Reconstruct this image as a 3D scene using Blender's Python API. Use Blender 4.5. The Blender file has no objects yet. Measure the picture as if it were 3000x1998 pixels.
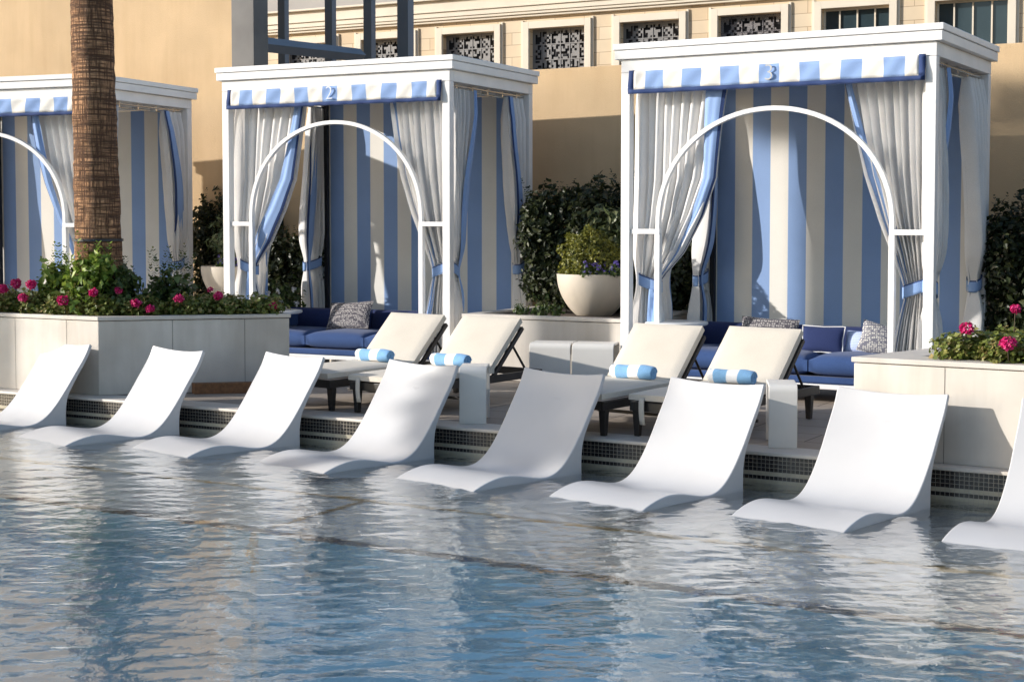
import bpy, bmesh, math, random
import numpy as np
from mathutils import Vector, Matrix

SC = bpy.context.scene
COL = SC.collection
R = math.radians
rnd = random.Random(7)

# ------------------------------------------------------------------ materials
def _mat(name):
    m = bpy.data.materials.new(name); m.use_nodes = True
    nt = m.node_tree; b = nt.nodes['Principled BSDF']
    return m, nt, b

def setc(sock, c):
    sock.default_value = (c[0], c[1], c[2], 1.0)

def pbr(name, col, rough=0.5, var=0.12, vscale=3.0, bump=0.0, bscale=60.0, col2=None, spec=None, detail=6.0, sheen=0.0, metal=0.0):
    m, nt, b = _mat(name); N = nt.nodes; L = nt.links
    tc = N.new('ShaderNodeTexCoord')
    n = N.new('ShaderNodeTexNoise'); n.inputs['Scale'].default_value = vscale; n.inputs['Detail'].default_value = detail
    L.new(tc.outputs['Object'], n.inputs['Vector'])
    mix = N.new('ShaderNodeMix'); mix.data_type = 'RGBA'
    c2 = col2 or [max(0, x * (1 - var)) for x in col]
    c1 = col if col2 else [min(1, x * (1 + var * .4)) for x in col]
    setc(mix.inputs[6], c1); setc(mix.inputs[7], c2)
    r = N.new('ShaderNodeMapRange'); r.inputs[1].default_value = .35; r.inputs[2].default_value = .7
    L.new(n.outputs['Fac'], r.inputs[0]); L.new(r.outputs[0], mix.inputs[0])
    L.new(mix.outputs[2], b.inputs['Base Color'])
    b.inputs['Roughness'].default_value = rough
    b.inputs['Metallic'].default_value = metal
    if spec is not None: b.inputs['Specular IOR Level'].default_value = spec
    if sheen: b.inputs['Sheen Weight'].default_value = sheen
    if bump:
        n2 = N.new('ShaderNodeTexNoise'); n2.inputs['Scale'].default_value = bscale; n2.inputs['Detail'].default_value = 4
        L.new(tc.outputs['Object'], n2.inputs['Vector'])
        bp = N.new('ShaderNodeBump'); bp.inputs['Strength'].default_value = bump; bp.inputs['Distance'].default_value = .01
        L.new(n2.outputs['Fac'], bp.inputs['Height']); L.new(bp.outputs['Normal'], b.inputs['Normal'])
    return m

def leafmat(name, c1, c2, c3=None, rough=.45, trans=.25):
    m, nt, b = _mat(name); N = nt.nodes; L = nt.links
    g = N.new('ShaderNodeNewGeometry')
    cr = N.new('ShaderNodeValToRGB')
    e = cr.color_ramp.elements
    e[0].position = 0; e[0].color = (*c1, 1); e[1].position = .75; e[1].color = (*c2, 1)
    if c3:
        x = e.new(1.0); x.color = (*c3, 1)
    L.new(g.outputs['Random Per Island'], cr.inputs[0])
    L.new(cr.outputs[0], b.inputs['Base Color'])
    b.inputs['Roughness'].default_value = rough
    tr = N.new('ShaderNodeBsdfTranslucent'); L.new(cr.outputs[0], tr.inputs['Color'])
    mx = N.new('ShaderNodeMixShader'); mx.inputs[0].default_value = trans
    L.new(b.outputs[0], mx.inputs[1]); L.new(tr.outputs[0], mx.inputs[2])
    L.new(mx.outputs[0], N['Material Output'].inputs['Surface'])
    return m

def cloth(name, col, rough=.85, weave=900.0, var=.06, trans=.0, sheen=.1, bump=.15):
    m, nt, b = _mat(name); N = nt.nodes; L = nt.links
    tc = N.new('ShaderNodeTexCoord')
    n = N.new('ShaderNodeTexNoise'); n.inputs['Scale'].default_value = 2.5; n.inputs['Detail'].default_value = 5
    L.new(tc.outputs['Object'], n.inputs['Vector'])
    n3 = N.new('ShaderNodeTexNoise'); n3.inputs['Scale'].default_value = 140; n3.inputs['Detail'].default_value = 3
    L.new(tc.outputs['Object'], n3.inputs['Vector'])
    ad = N.new('ShaderNodeMath'); ad.operation = 'ADD'
    L.new(n.outputs['Fac'], ad.inputs[0]); L.new(n3.outputs['Fac'], ad.inputs[1])
    r = N.new('ShaderNodeMapRange'); r.inputs[1].default_value = .7; r.inputs[2].default_value = 1.35
    L.new(ad.outputs[0], r.inputs[0])
    mix = N.new('ShaderNodeMix'); mix.data_type = 'RGBA'
    setc(mix.inputs[6], [min(1, x * (1 + var)) for x in col]); setc(mix.inputs[7], [x * (1 - var * 1.6) for x in col])
    L.new(r.outputs[0], mix.inputs[0]); L.new(mix.outputs[2], b.inputs['Base Color'])
    b.inputs['Roughness'].default_value = rough; b.inputs['Sheen Weight'].default_value = sheen
    b.inputs['Specular IOR Level'].default_value = .2
    bp = N.new('ShaderNodeBump'); bp.inputs['Strength'].default_value = bump; bp.inputs['Distance'].default_value = .003
    L.new(n3.outputs['Fac'], bp.inputs['Height']); L.new(bp.outputs['Normal'], b.inputs['Normal'])
    if trans:
        tr = N.new('ShaderNodeBsdfTranslucent'); L.new(mix.outputs[2], tr.inputs['Color'])
        mx = N.new('ShaderNodeMixShader'); mx.inputs[0].default_value = trans
        L.new(b.outputs[0], mx.inputs[1]); L.new(tr.outputs[0], mx.inputs[2])
        L.new(mx.outputs[0], N['Material Output'].inputs['Surface'])
    return m

M = {}
M['paint'] = pbr('white_paint', (.80, .80, .80), .38, .06, 4, .04, 90)
M['plastic'] = pbr('white_resin', (.53, .53, .54), .30, .05, 2.2, .03, 25)
M['table'] = pbr('warm_white_table', (.74, .71, .66), .4, .06, 3, .04, 60)
M['stone'] = pbr('limestone', (.66, .61, .545), .6, .24, 1.4, .10, 130)
M['stone_cap'] = pbr('limestone_cap', (.64, .59, .53), .5, .12, 3, .06, 110)
M['stucco'] = pbr('stucco', (.595, .43, .255), .9, .16, .8, .6, 110)
M['deckstone'] = None
M['curtain'] = cloth('curtain_white', (.88, .87, .86), trans=.26)
M['blue'] = cloth('awning_blue', (.27, .40, .68), var=.05, trans=.06)
M['cream'] = cloth('awning_cream', (.82, .795, .745), var=.04, trans=.06)
M['navy'] = cloth('navy_trim', (.034, .060, .165), var=.05)
M['sofa'] = cloth('sofa_blue', (.036, .075, .20), var=.12)
M['sofa_dark'] = cloth('sofa_navy', (.018, .030, .10), var=.1)
M['canvas'] = cloth('lounger_canvas', (.60, .55, .475), var=.07, bump=.35)
M['darkframe'] = pbr('dark_bronze', (.030, .026, .024), .42, .2, 8)
M['chrome'] = pbr('chrome', (.75, .75, .75), .16, .05, 5, metal=1.0)
M['tie'] = cloth('tie_blue', (.24, .37, .64), var=.06)
M['silver'] = pbr('silver_digits', (.50, .49, .46), .4, .06, 5, metal=.3)
M['digit_white'] = pbr('white_digits', (.74, .78, .86), .5, .03)
M['bark'] = None
M['soil'] = pbr('soil', (.05, .035, .025), .95, .4, 20, .5, 60)
M['wood'] = pbr('brown_plinth', (.22, .105, .045), .7, .3, 30, .3, 60)
M['steel'] = pbr('blue_grey_steel', (.17, .20, .25), .5, .1, 2)
M['column'] = pbr('grey_column', (.15, .145, .14), .7, .2, 2.5, .15, 50)
M['blackgap'] = pbr('black_gap_strap', (.02, .02, .025), .5, .1)
M['bowl'] = pbr('cast_stone', (.62, .55, .46), .55, .08, 3, .08, 90)
M['glass'] = pbr('window_glass', (.03, .05, .06), .06, .1, 1.5)
M['grille'] = pbr('silver_grille', (.24, .235, .235), .45, .1, 4)
M['dark'] = pbr('dark_recess', (.035, .034, .038), .8, .1)
M['roofpanel'] = pbr('roof_panel', (.42, .38, .33), .8, .08, .5)
M['towel_blue'] = cloth('towel_blue', (.22, .43, .68), var=.16, bump=.8)
M['towel_white'] = cloth('towel_white', (.84, .84, .84), var=.05, bump=.8)
M['piping'] = cloth('piping_white', (.75, .75, .74))
M['blueplaster'] = pbr('pool_plaster', (.30, .57, .70), .7, .25, 1.2, .1, 30)
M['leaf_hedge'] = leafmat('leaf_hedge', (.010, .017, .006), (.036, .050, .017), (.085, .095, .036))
M['leaf_olive'] = leafmat('leaf_olive', (.05, .075, .028), (.13, .16, .065), (.22, .23, .11))
M['leaf_bright'] = leafmat('leaf_bright', (.07, .13, .018), (.23, .33, .05), (.40, .47, .10))
M['leaf_mid'] = leafmat('leaf_mid', (.025, .05, .012), (.08, .125, .03), (.17, .21, .06))
M['leaf_ger'] = leafmat('leaf_geranium', (.09, .125, .022), (.21, .24, .055), (.34, .25, .10))
M['leaf_box'] = leafmat('leaf_box', (.07, .085, .012), (.21, .21, .035), (.34, .32, .06))
M['petal'] = leafmat('petal_pink', (.50, .008, .10), (.66, .02, .20), (.80, .10, .32), trans=.3)
M['petal_purple'] = leafmat('petal_purple', (.10, .07, .32), (.20, .15, .50), (.30, .25, .62), trans=.3)
M['petal_white'] = leafmat('petal_white', (.7, .68, .66), (.85, .84, .84), trans=.3)
M['stem'] = pbr('stem', (.07, .055, .03), .8, .3, 20)

def resin_material():
    m = M['plastic']; nt = m.node_tree; N = nt.nodes; L = nt.links; b = N['Principled BSDF']
    src = b.inputs['Base Color'].links[0].from_socket
    tc = N.new('ShaderNodeTexCoord'); sp = N.new('ShaderNodeSeparateXYZ'); L.new(tc.outputs['Object'], sp.inputs[0])
    n = N.new('ShaderNodeTexNoise'); n.inputs['Scale'].default_value = 9; n.inputs['Detail'].default_value = 6; L.new(tc.outputs['Object'], n.inputs[0])
    a = N.new('ShaderNodeMath'); a.operation = 'MULTIPLY_ADD'; a.inputs[1].default_value = .05; L.new(n.outputs['Fac'], a.inputs[0]); L.new(sp.outputs[2], a.inputs[2])
    r = N.new('ShaderNodeMapRange'); r.inputs[1].default_value = .03; r.inputs[2].default_value = .065; r.inputs[3].default_value = .28; r.inputs[4].default_value = 0; L.new(a.outputs[0], r.inputs[0])
    mx = N.new('ShaderNodeMix'); mx.data_type = 'RGBA'; L.new(r.outputs[0], mx.inputs[0]); L.new(src, mx.inputs[6]); setc(mx.inputs[7], (.42, .41, .37))
    L.new(mx.outputs[2], b.inputs['Base Color'])
    n2 = N.new('ShaderNodeTexNoise'); n2.inputs['Scale'].default_value = 5; n2.inputs['Detail'].default_value = 8; L.new(tc.outputs['Object'], n2.inputs[0])
    r2 = N.new('ShaderNodeMapRange'); r2.inputs[3].default_value = .22; r2.inputs[4].default_value = .48; L.new(n2.outputs['Fac'], r2.inputs[0]); L.new(r2.outputs[0], b.inputs['Roughness'])
resin_material()

def stain(m, amt=.22, tint=(.40, .34, .27)):
    """rain streaks and splash marks on stone and stucco"""
    nt = m.node_tree; N = nt.nodes; L = nt.links; b = N['Principled BSDF']
    src = b.inputs['Base Color'].links[0].from_socket
    tc = N.new('ShaderNodeTexCoord'); mp = N.new('ShaderNodeMapping'); mp.inputs['Scale'].default_value = (5, 5, .5); L.new(tc.outputs['Object'], mp.inputs[0])
    n = N.new('ShaderNodeTexNoise'); n.inputs['Scale'].default_value = 1.3; n.inputs['Detail'].default_value = 7; n.inputs['Roughness'].default_value = .6; L.new(mp.outputs[0], n.inputs[0])
    n2 = N.new('ShaderNodeTexNoise'); n2.inputs['Scale'].default_value = .9; n2.inputs['Detail'].default_value = 8; L.new(tc.outputs['Object'], n2.inputs[0])
    mu = N.new('ShaderNodeMath'); mu.operation = 'MULTIPLY'; L.new(n.outputs['Fac'], mu.inputs[0]); L.new(n2.outputs['Fac'], mu.inputs[1])
    r = N.new('ShaderNodeMapRange'); r.inputs[1].default_value = .20; r.inputs[2].default_value = .42; r.inputs[4].default_value = amt; L.new(mu.outputs[0], r.inputs[0])
    mx = N.new('ShaderNodeMix'); mx.data_type = 'RGBA'; L.new(r.outputs[0], mx.inputs[0]); L.new(src, mx.inputs[6]); setc(mx.inputs[7], tint)
    L.new(mx.outputs[2], b.inputs['Base Color'])
stain(M['stone'], .5); stain(M['stone_cap'], .4); stain(M['bowl'], .35); stain(M['stucco'], .35, (.42, .28, .15)); stain(M['paint'], .12, (.5, .48, .44))

def deck_material():
    m, nt, b = _mat('deck_pavers'); N = nt.nodes; L = nt.links
    tc = N.new('ShaderNodeTexCoord'); mp = N.new('ShaderNodeMapping')
    mp.inputs['Rotation'].default_value = (0, 0, R(30)); L.new(tc.outputs['Object'], mp.inputs[0])
    br = N.new('ShaderNodeTexBrick'); br.offset = .5
    br.inputs['Scale'].default_value = 1; br.inputs['Brick Width'].default_value = 1.2; br.inputs['Row Height'].default_value = .42
    br.inputs['Mortar Size'].default_value = .006; br.inputs['Mortar Smooth'].default_value = .1
    setc(br.inputs['Color1'], (.33, .28, .235)); setc(br.inputs['Color2'], (.27, .23, .195)); setc(br.inputs['Mortar'], (.06, .05, .045))
    L.new(mp.outputs[0], br.inputs[0])
    n = N.new('ShaderNodeTexNoise'); n.inputs['Scale'].default_value = 3; n.inputs['Detail'].default_value = 8
    L.new(tc.outputs['Object'], n.inputs[0])
    r = N.new('ShaderNodeMapRange'); r.inputs[3].default_value = .8; r.inputs[4].default_value = 1.2
    L.new(n.outputs['Fac'], r.inputs[0])
    mx = N.new('ShaderNodeMix'); mx.data_type = 'RGBA'; mx.blend_type = 'MULTIPLY'; mx.inputs[0].default_value = 1
    L.new(br.outputs['Color'], mx.inputs[6]); L.new(r.outputs[0], mx.inputs[7])
    L.new(mx.outputs[2], b.inputs['Base Color']); b.inputs['Roughness'].default_value = .65
    return m
M['deckstone'] = deck_material()

def bark_material():
    m, nt, b = _mat('palm_bark'); N = nt.nodes; L = nt.links
    tc = N.new('ShaderNodeTexCoord')
    # ring scars
    mp = N.new('ShaderNodeMapping'); mp.inputs['Scale'].default_value = (1.8, 1.8, 40); L.new(tc.outputs['Object'], mp.inputs[0])
    n1 = N.new('ShaderNodeTexNoise'); n1.inputs['Scale'].default_value = 1.6; n1.inputs['Detail'].default_value = 5; n1.inputs['Roughness'].default_value = .65
    L.new(mp.outputs[0], n1.inputs[0])
    # vertical fissures
    mp2 = N.new('ShaderNodeMapping'); mp2.inputs['Scale'].default_value = (60, 60, 4.0); L.new(tc.outputs['Object'], mp2.inputs[0])
    n2 = N.new('ShaderNodeTexNoise'); n2.inputs['Scale'].default_value = 1.0; n2.inputs['Detail'].default_value = 4; n2.inputs['Roughness'].default_value = .6
    L.new(mp2.outputs[0], n2.inputs[0])
    f1 = N.new('ShaderNodeMapRange'); f1.inputs[1].default_value = .40; f1.inputs[2].default_value = .54; L.new(n1.outputs['Fac'], f1.inputs[0])
    f2 = N.new('ShaderNodeMapRange'); f2.inputs[1].default_value = .38; f2.inputs[2].default_value = .55; L.new(n2.outputs['Fac'], f2.inputs[0])
    mu = N.new('ShaderNodeMath'); mu.operation = 'MULTIPLY'; L.new(f1.outputs[0], mu.inputs[0]); L.new(f2.outputs[0], mu.inputs[1])
    n3 = N.new('ShaderNodeTexNoise'); n3.inputs['Scale'].default_value = 2.2; n3.inputs['Detail'].default_value = 5; L.new(tc.outputs['Object'], n3.inputs[0])
    c0 = N.new('ShaderNodeMix'); c0.data_type = 'RGBA'; setc(c0.inputs[6], (.54, .255, .11)); setc(c0.inputs[7], (.60, .35, .19)); L.new(n3.outputs['Fac'], c0.inputs[0])
    mx = N.new('ShaderNodeMix'); mx.data_type = 'RGBA'; setc(mx.inputs[6], (.095, .043, .020)); L.new(c0.outputs[2], mx.inputs[7]); L.new(mu.outputs[0], mx.inputs[0])
    L.new(mx.outputs[2], b.inputs['Base Color']); b.inputs['Roughness'].default_value = .9
    bp = N.new('ShaderNodeBump'); bp.inputs['Strength'].default_value = .9; bp.inputs['Distance'].default_value = .025
    L.new(mu.outputs[0], bp.inputs['Height']); L.new(bp.outputs['Normal'], b.inputs['Normal'])
    return m
M['bark'] = bark_material()

def tile_material():
    m, nt, b = _mat('waterline_tile'); N = nt.nodes; L = nt.links
    uv = N.new('ShaderNodeUVMap'); uv.uv_map = 'UVMap'
    br = N.new('ShaderNodeTexBrick'); br.offset = 0
    br.inputs['Scale'].default_value = 1; br.inputs['Brick Width'].default_value = .031; br.inputs['Row Height'].default_value = .028
    br.inputs['Mortar Size'].default_value = .0015; br.inputs['Mortar Smooth'].default_value = .1
    setc(br.inputs['Color1'], (1, 1, 1)); setc(br.inputs['Color2'], (.8, .8, .8)); setc(br.inputs['Mortar'], (0, 0, 0))
    L.new(uv.outputs[0], br.inputs[0])
    sp = N.new('ShaderNodeSeparateXYZ'); L.new(uv.outputs[0], sp.inputs[0])
    cr = N.new('ShaderNodeValToRGB'); cr.color_ramp.interpolation = 'CONSTANT'
    e = cr.color_ramp.elements
    e[0].position = 0; e[0].color = (.012, .011, .012, 1)
    e[1].position = .112 / .5; e[1].color = (.42, .38, .29, 1)
    x = e.new(.140 / .5); x.color = (.012, .011, .012, 1)
    x = e.new(.168 / .5); x.color = (.40, .37, .28, 1)
    dv = N.new('ShaderNodeMath'); dv.operation = 'DIVIDE'; dv.inputs[1].default_value = .5
    L.new(sp.outputs[1], dv.inputs[0]); L.new(dv.outputs[0], cr.inputs[0])
    sel = N.new('ShaderNodeMix'); sel.data_type = 'RGBA'; setc(sel.inputs[6], (.34, .31, .26)); L.new(cr.outputs[0], sel.inputs[7])
    gr = N.new('ShaderNodeMath'); gr.operation = 'GREATER_THAN'; gr.inputs[1].default_value = .4
    L.new(br.outputs['Color'], gr.inputs[0]); L.new(gr.outputs[0], sel.inputs[0])
    mu = N.new('ShaderNodeMix'); mu.data_type = 'RGBA'; mu.blend_type = 'MULTIPLY'; mu.inputs[0].default_value = .5
    L.new(sel.outputs[2], mu.inputs[6]); L.new(br.outputs['Color'], mu.inputs[7])
    mx2 = N.new('ShaderNodeMix'); mx2.data_type = 'RGBA'; L.new(gr.outputs[0], mx2.inputs[0]); L.new(sel.outputs[2], mx2.inputs[6]); L.new(mu.outputs[2], mx2.inputs[7])
    L.new(mx2.outputs[2], b.inputs['Base Color']); b.inputs['Roughness'].default_value = .2
    return m
M['tile'] = tile_material()

def stoneblock_material():
    m, nt, b = _mat('stone_blocks'); N = nt.nodes; L = nt.links
    tc = N.new('ShaderNodeTexCoord'); mp = N.new('ShaderNodeMapping')
    mp.inputs['Rotation'].default_value = (R(90), 0, 0); L.new(tc.outputs['Object'], mp.inputs[0])
    sx = N.new('ShaderNodeSeparateXYZ'); L.new(tc.outputs['Object'], sx.inputs[0])
    cb = N.new('ShaderNodeCombineXYZ'); L.new(sx.outputs[0], cb.inputs[0]); L.new(sx.outputs[2], cb.inputs[1])
    br = N.new('ShaderNodeTexBrick'); br.offset = .5
    br.inputs['Scale'].default_value = 1; br.inputs['Brick Width'].default_value = .95; br.inputs['Row Height'].default_value = .36
    br.inputs['Mortar Size'].default_value = .010; br.inputs['Mortar Smooth'].default_value = .2
    setc(br.inputs['Color1'], (.70, .58, .42)); setc(br.inputs['Color2'], (.64, .49, .32)); setc(br.inputs['Mortar'], (.40, .29, .19))
    L.new(cb.outputs[0], br.inputs[0])
    n = N.new('ShaderNodeTexNoise'); n.inputs['Scale'].default_value = 1.3; n.inputs['Detail'].default_value = 7
    L.new(tc.outputs['Object'], n.inputs[0])
    r = N.new('ShaderNodeMapRange'); r.inputs[3].default_value = .85; r.inputs[4].default_value = 1.12; L.new(n.outputs['Fac'], r.inputs[0])
    mx = N.new('ShaderNodeMix'); mx.data_type = 'RGBA'; mx.blend_type = 'MULTIPLY'; mx.inputs[0].default_value = 1
    L.new(br.outputs['Color'], mx.inputs[6]); L.new(r.outputs[0], mx.inputs[7])
    L.new(mx.outputs[2], b.inputs['Base Color']); b.inputs['Roughness'].default_value = .8
    return m
M['blocks'] = stoneblock_material()

def weave_material(name, a, c, scale=70):
    m, nt, b = _mat(name); N = nt.nodes; L = nt.links
    tc = N.new('ShaderNodeTexCoord')
    br = N.new('ShaderNodeTexVoronoi'); br.distance = 'CHEBYCHEV'; br.inputs['Scale'].default_value = scale; br.inputs['Randomness'].default_value = .35
    L.new(tc.outputs['Object'], br.inputs['Vector'])
    r = N.new('ShaderNodeMapRange'); r.inputs[1].default_value = .28; r.inputs[2].default_value = .40
    L.new(br.outputs['Distance'], r.inputs[0])
    mx = N.new('ShaderNodeMix'); mx.data_type = 'RGBA'; setc(mx.inputs[6], a); setc(mx.inputs[7], c); L.new(r.outputs[0], mx.inputs[0])
    L.new(mx.outputs[2], b.inputs['Base Color']); b.inputs['Roughness'].default_value = .9
    return m
M['weave'] = weave_material('grey_weave', (.36, .34, .33), (.07, .065, .08), 46)
M['weave_light'] = weave_material('pale_weave', (.62, .60, .55), (.16, .16, .20), 52)

def ribbed_material():
    m, nt, b = _mat('pale_blue_ribbed'); N = nt.nodes; L = nt.links
    tc = N.new('ShaderNodeTexCoord'); w = N.new('ShaderNodeTexWave'); w.bands_direction = 'Z'; w.inputs['Scale'].default_value = 22; w.inputs['Distortion'].default_value = .5
    L.new(tc.outputs['Object'], w.inputs[0])
    mx = N.new('ShaderNodeMix'); mx.data_type = 'RGBA'; setc(mx.inputs[6], (.50, .58, .78)); setc(mx.inputs[7], (.34, .42, .66)); L.new(w.outputs['Fac'], mx.inputs[0])
    L.new(mx.outputs[2], b.inputs['Base Color']); b.inputs['Roughness'].default_value = .9
    return m
M['ribbed'] = ribbed_material()

def mosaic_material(name, a, c):
    m, nt, b = _mat(name); N = nt.nodes; L = nt.links
    tc = N.new('ShaderNodeTexCoord'); v = N.new('ShaderNodeTexVoronoi'); v.inputs['Scale'].default_value = 34; v.inputs['Randomness'].default_value = .3
    L.new(tc.outputs['Object'], v.inputs['Vector'])
    mx = N.new('ShaderNodeMix'); mx.data_type = 'RGBA'; setc(mx.inputs[6], a); setc(mx.inputs[7], c); L.new(v.outputs['Color'], mx.inputs[0])
    L.new(mx.outputs[2], b.inputs['Base Color']); b.inputs['Roughness'].default_value = .3
    return m
M['gold'] = mosaic_material('gold_mosaic', (.46, .28, .05), (.26, .15, .03))
M['edge_dark'] = mosaic_material('dark_mosaic', (.03, .022, .02), (.012, .010, .012))
M['shelf'] = mosaic_material('shelf_mosaic', (.72, .71, .68), (.60, .59, .57))

WT = .16; FPOW = 3.4
def water_material():
    m = bpy.data.materials.new('pool_water'); m.use_nodes = True
    nt = m.node_tree; N = nt.nodes; L = nt.links
    for n in list(N): N.remove(n)
    out = N.new('ShaderNodeOutputMaterial')
    tc = N.new('ShaderNodeTexCoord')
    mp = N.new('ShaderNodeMapping'); mp.inputs['Scale'].default_value = (1, 1, 1); L.new(tc.outputs['Object'], mp.inputs[0])
    n1 = N.new('ShaderNodeTexNoise'); n1.inputs['Scale'].default_value = 26; n1.inputs['Detail'].default_value = 3; n1.inputs['Roughness'].default_value = .5
    n1.inputs['Distortion'].default_value = .6
    L.new(mp.outputs[0], n1.inputs[0])
    bp = N.new('ShaderNodeBump'); bp.inputs['Strength'].default_value = 1.0; bp.inputs['Distance'].default_value = .0020
    L.new(n1.outputs['Fac'], bp.inputs['Height'])
    gl = N.new('ShaderNodeBsdfGlossy'); gl.inputs['Roughness'].default_value = .015; gl.inputs['Color'].default_value = (1, 1, 1, 1)
    rf = N.new('ShaderNodeBsdfRefraction'); rf.inputs['IOR'].default_value = 1.33; rf.inputs['Roughness'].default_value = .0
    rf.inputs['Color'].default_value = (.90, .95, .98, 1)
    tr = N.new('ShaderNodeBsdfTransparent'); tr.inputs['Color'].default_value = (.80, .92, .95, 1)
    m1 = N.new('ShaderNodeMixShader'); m1.inputs[0].default_value = WT
    L.new(rf.outputs[0], m1.inputs[1]); L.new(tr.outputs[0], m1.inputs[2])
    geo = N.new('ShaderNodeNewGeometry')
    dt = N.new('ShaderNodeVectorMath'); dt.operation = 'DOT_PRODUCT'; L.new(geo.outputs['Incoming'], dt.inputs[0]); L.new(bp.outputs['Normal'], dt.inputs[1])
    ab = N.new('ShaderNodeMath'); ab.operation = 'ABSOLUTE'; L.new(dt.outputs['Value'], ab.inputs[0])
    om = N.new('ShaderNodeMath'); om.operation = 'SUBTRACT'; om.inputs[0].default_value = 1; om.use_clamp = True; L.new(ab.outputs[0], om.inputs[1])
    pw_ = N.new('ShaderNodeMath'); pw_.operation = 'POWER'; pw_.inputs[1].default_value = FPOW; L.new(om.outputs[0], pw_.inputs[0])
    fr = N.new('ShaderNodeMapRange'); fr.inputs[3].default_value = .03; fr.inputs[4].default_value = 1.0; L.new(pw_.outputs[0], fr.inputs[0])
    for x in (gl, rf): L.new(bp.outputs['Normal'], x.inputs['Normal'])
    m2 = N.new('ShaderNodeMixShader'); L.new(fr.outputs[0], m2.inputs[0]); L.new(m1.outputs[0], m2.inputs[1]); L.new(gl.outputs[0], m2.inputs[2])
    L.new(m2.outputs[0], out.inputs['Surface'])
    return m
M['water'] = water_material()

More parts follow.
